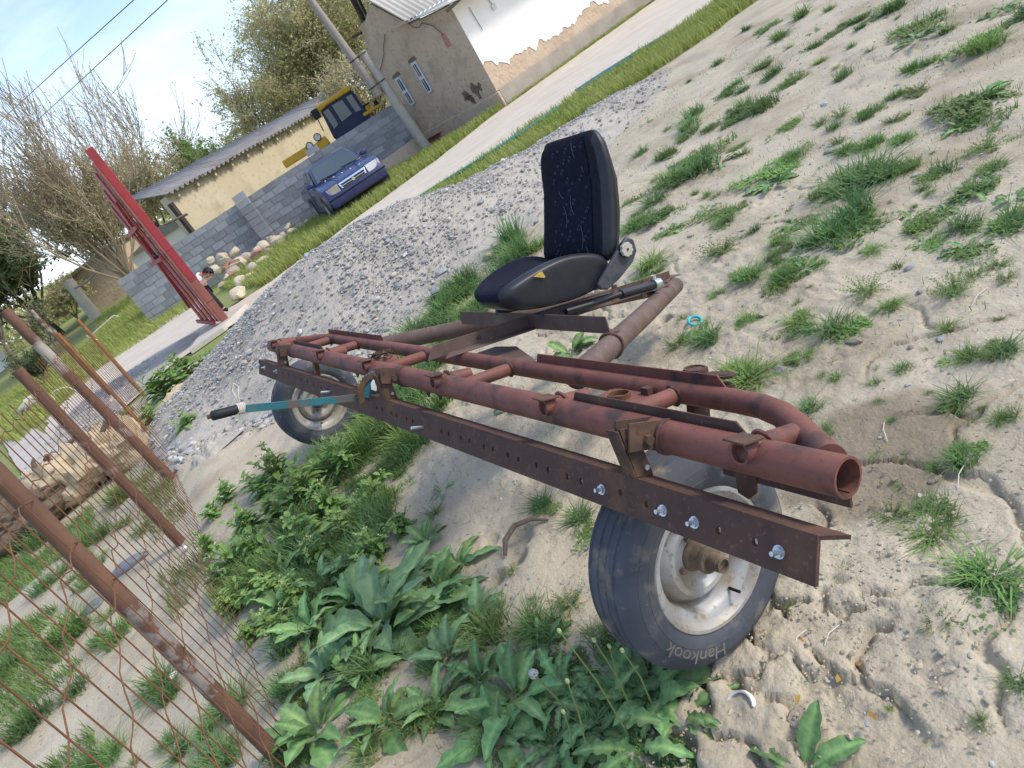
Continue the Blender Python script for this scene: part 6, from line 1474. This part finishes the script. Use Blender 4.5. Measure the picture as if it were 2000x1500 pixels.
# ---- uncountable grass: verges, field, strips behind the fence
def turf(name, label, pts, h, w, mt, seed, z=None, segs=2):
    r = np.random.RandomState(seed); n = len(pts); x, y = pts[:, 0], pts[:, 1]; zz = hgt(x, y, False) if z is None else np.broadcast_to(np.asarray(z, float), x.shape)
    a = r.uniform(0, 6.28, n); hh = h*r.uniform(.45, 1.2, n); ln = r.uniform(.1, .75, n)*hh; c, s = np.cos(a), np.sin(a); nx_, ny_ = -s*w*.5, c*w*.5
    VV = np.stack([np.stack([x+nx_, y+ny_, zz], 1), np.stack([x-nx_, y-ny_, zz], 1), np.stack([x+c*ln*.35+nx_*.7, y+s*ln*.35+ny_*.7, zz+hh*.6], 1), np.stack([x+c*ln*.35-nx_*.7, y+s*ln*.35-ny_*.7, zz+hh*.6], 1), np.stack([x+c*ln, y+s*ln, zz+hh], 1)], 1).reshape(-1, 3)
    b = np.arange(n)[:, None]*5; FF = np.concatenate([b+np.array([[0, 1, 3]]), b+np.array([[0, 3, 2]]), b+np.array([[2, 3, 4]])])
    tag(obj(name, mkmesh(name, VV, FF, False), MATS[mt]), label, 'grass', kind='stuff')
def strip(poly, n, seed):
    """random points inside a quad strip given by paired near/far edge points"""
    r = np.random.RandomState(seed); A = np.array([p[0] for p in poly]); B = np.array([p[1] for p in poly]); wts = np.array([np.linalg.norm(A[i+1]-A[i])*(np.linalg.norm(B[i]-A[i])+np.linalg.norm(B[i+1]-A[i+1])+.01) for i in range(len(A)-1)])
    k = r.choice(len(wts), n, p=wts/wts.sum()); t = r.rand(n)[:, None]; u = r.rand(n)[:, None]; a = A[k]*(1-t)+A[k+1]*t; b = B[k]*(1-t)+B[k+1]*t; return a*(1-u)+b*u
turf('verge_grass', 'yellow green grass verge between the road and the block wall', strip([((-3.3, 16.3), (-5.4, 21.5)), ((-1.5, 17.2), (-2.6, 23.6)), ((1.3, 19.0), (.5, 22.8)), ((2.6, 20.3), (2.2, 21.4)), ((3.9, 21.2), (3.85, 21.35))], 26000, 1), .23, .022, 'verge', 71, -.05)
turf('wall_grass', 'short grass at the foot of the whitewashed house', strip([((4.0, 21.1), (4.1, 21.25)), ((10, 24.3), (10, 24.7))], 1400, 2), .10, .02, 'verge', 72, -.04)
turf('road_grass', 'green grass strip between the road and the gravel heap', strip([((-.8, 11.6), (-.5, 13.1)), ((1.2, 11.1), (1.0, 13.4)), ((3.0, 11.3), (3.6, 13.9)), ((5.0, 11.3), (6.2, 13.9)), ((7.6, 12.2), (9, 14.4))], 26000, 3), .17, .018, 'verge', 73)
turf('field_grass', 'sunlit meadow grass beyond the lane', strip([((-9.3, 16), (-10.5, 40)), ((-15, 24), (-24, 45))], 22000, 4), .24, .035, 'verge', 74, 0.0)
pts = strip([((-6.3, 21.5), (-10, 40)), ((-9.2, 20.9), (-16, 40))], 9000, 5); turf('meadow_grass', 'meadow grass in front of the mud hut', pts, .24, .03, 'verge', 75, fieldz(pts[:, 0], pts[:, 1]))
pts = strip([((-2.2, 2.0), (-3.9, 2.4)), ((-3.4, 5.2), (-5.8, 6.0)), ((-4.6, 8.4), (-6.0, 9.0))], 30000, 6); k = fbm(pts[:, 0]*1.2, pts[:, 1]*1.2, 77, 3) > -.12; turf('fence_grass', 'patchy green grass beyond the mesh fence', pts[k], .085, .008, 'grass', 76)
pts = strip([((-1.55, 2.6), (-2.0, 2.9)), ((-2.9, 6.2), (-3.3, 6.3)), ((-4.2, 9.2), (-4.9, 9.4)), ((-5.0, 11.4), (-5.4, 11.8))], 5000, 7); k = fbm(pts[:, 0]*1.9, pts[:, 1]*1.9, 78, 3) > .0; turf('fenceline_grass', 'thin grass along the foot of the mesh fence', pts[k], .11, .008, 'feather', 77)
for i in range(26):
    x, y = rt.uniform(1050, 1990), rt.uniform(250, 1480); q = on(x, y, .004); a = rt.uniform(0, 6.28); L_ = rt.uniform(.04, .14); dv = np.array([math.cos(a), math.sin(a), 0])
    if 1100 < x < 1700 and 600 < y < 1250: continue
    tag(MB().path([q, q+dv*L_*.5+np.array([0, 0, .012]), q+dv*L_+np.array([.01, 0, .0])], .0016, 4).build('dry_stalk', MATS['string']), 'dry straw stalk lying on the bare soil', 'straw', 'dry stalks on the soil')
r_ = np.random.RandomState(9); n = 16000; pts = np.column_stack([r_.uniform(-1.2, 6.2, n), r_.uniform(.8, 9.5, n)]); k = (fbm(pts[:, 0]*1.3, pts[:, 1]*1.3, 79, 4) > .13) & (heap(pts[:, 0], pts[:, 1]) < 0); turf('sparse_sprouts', 'sparse tiny grass blades sprouting from the dry soil', pts[k], .03, .0035, 'grass', 78)
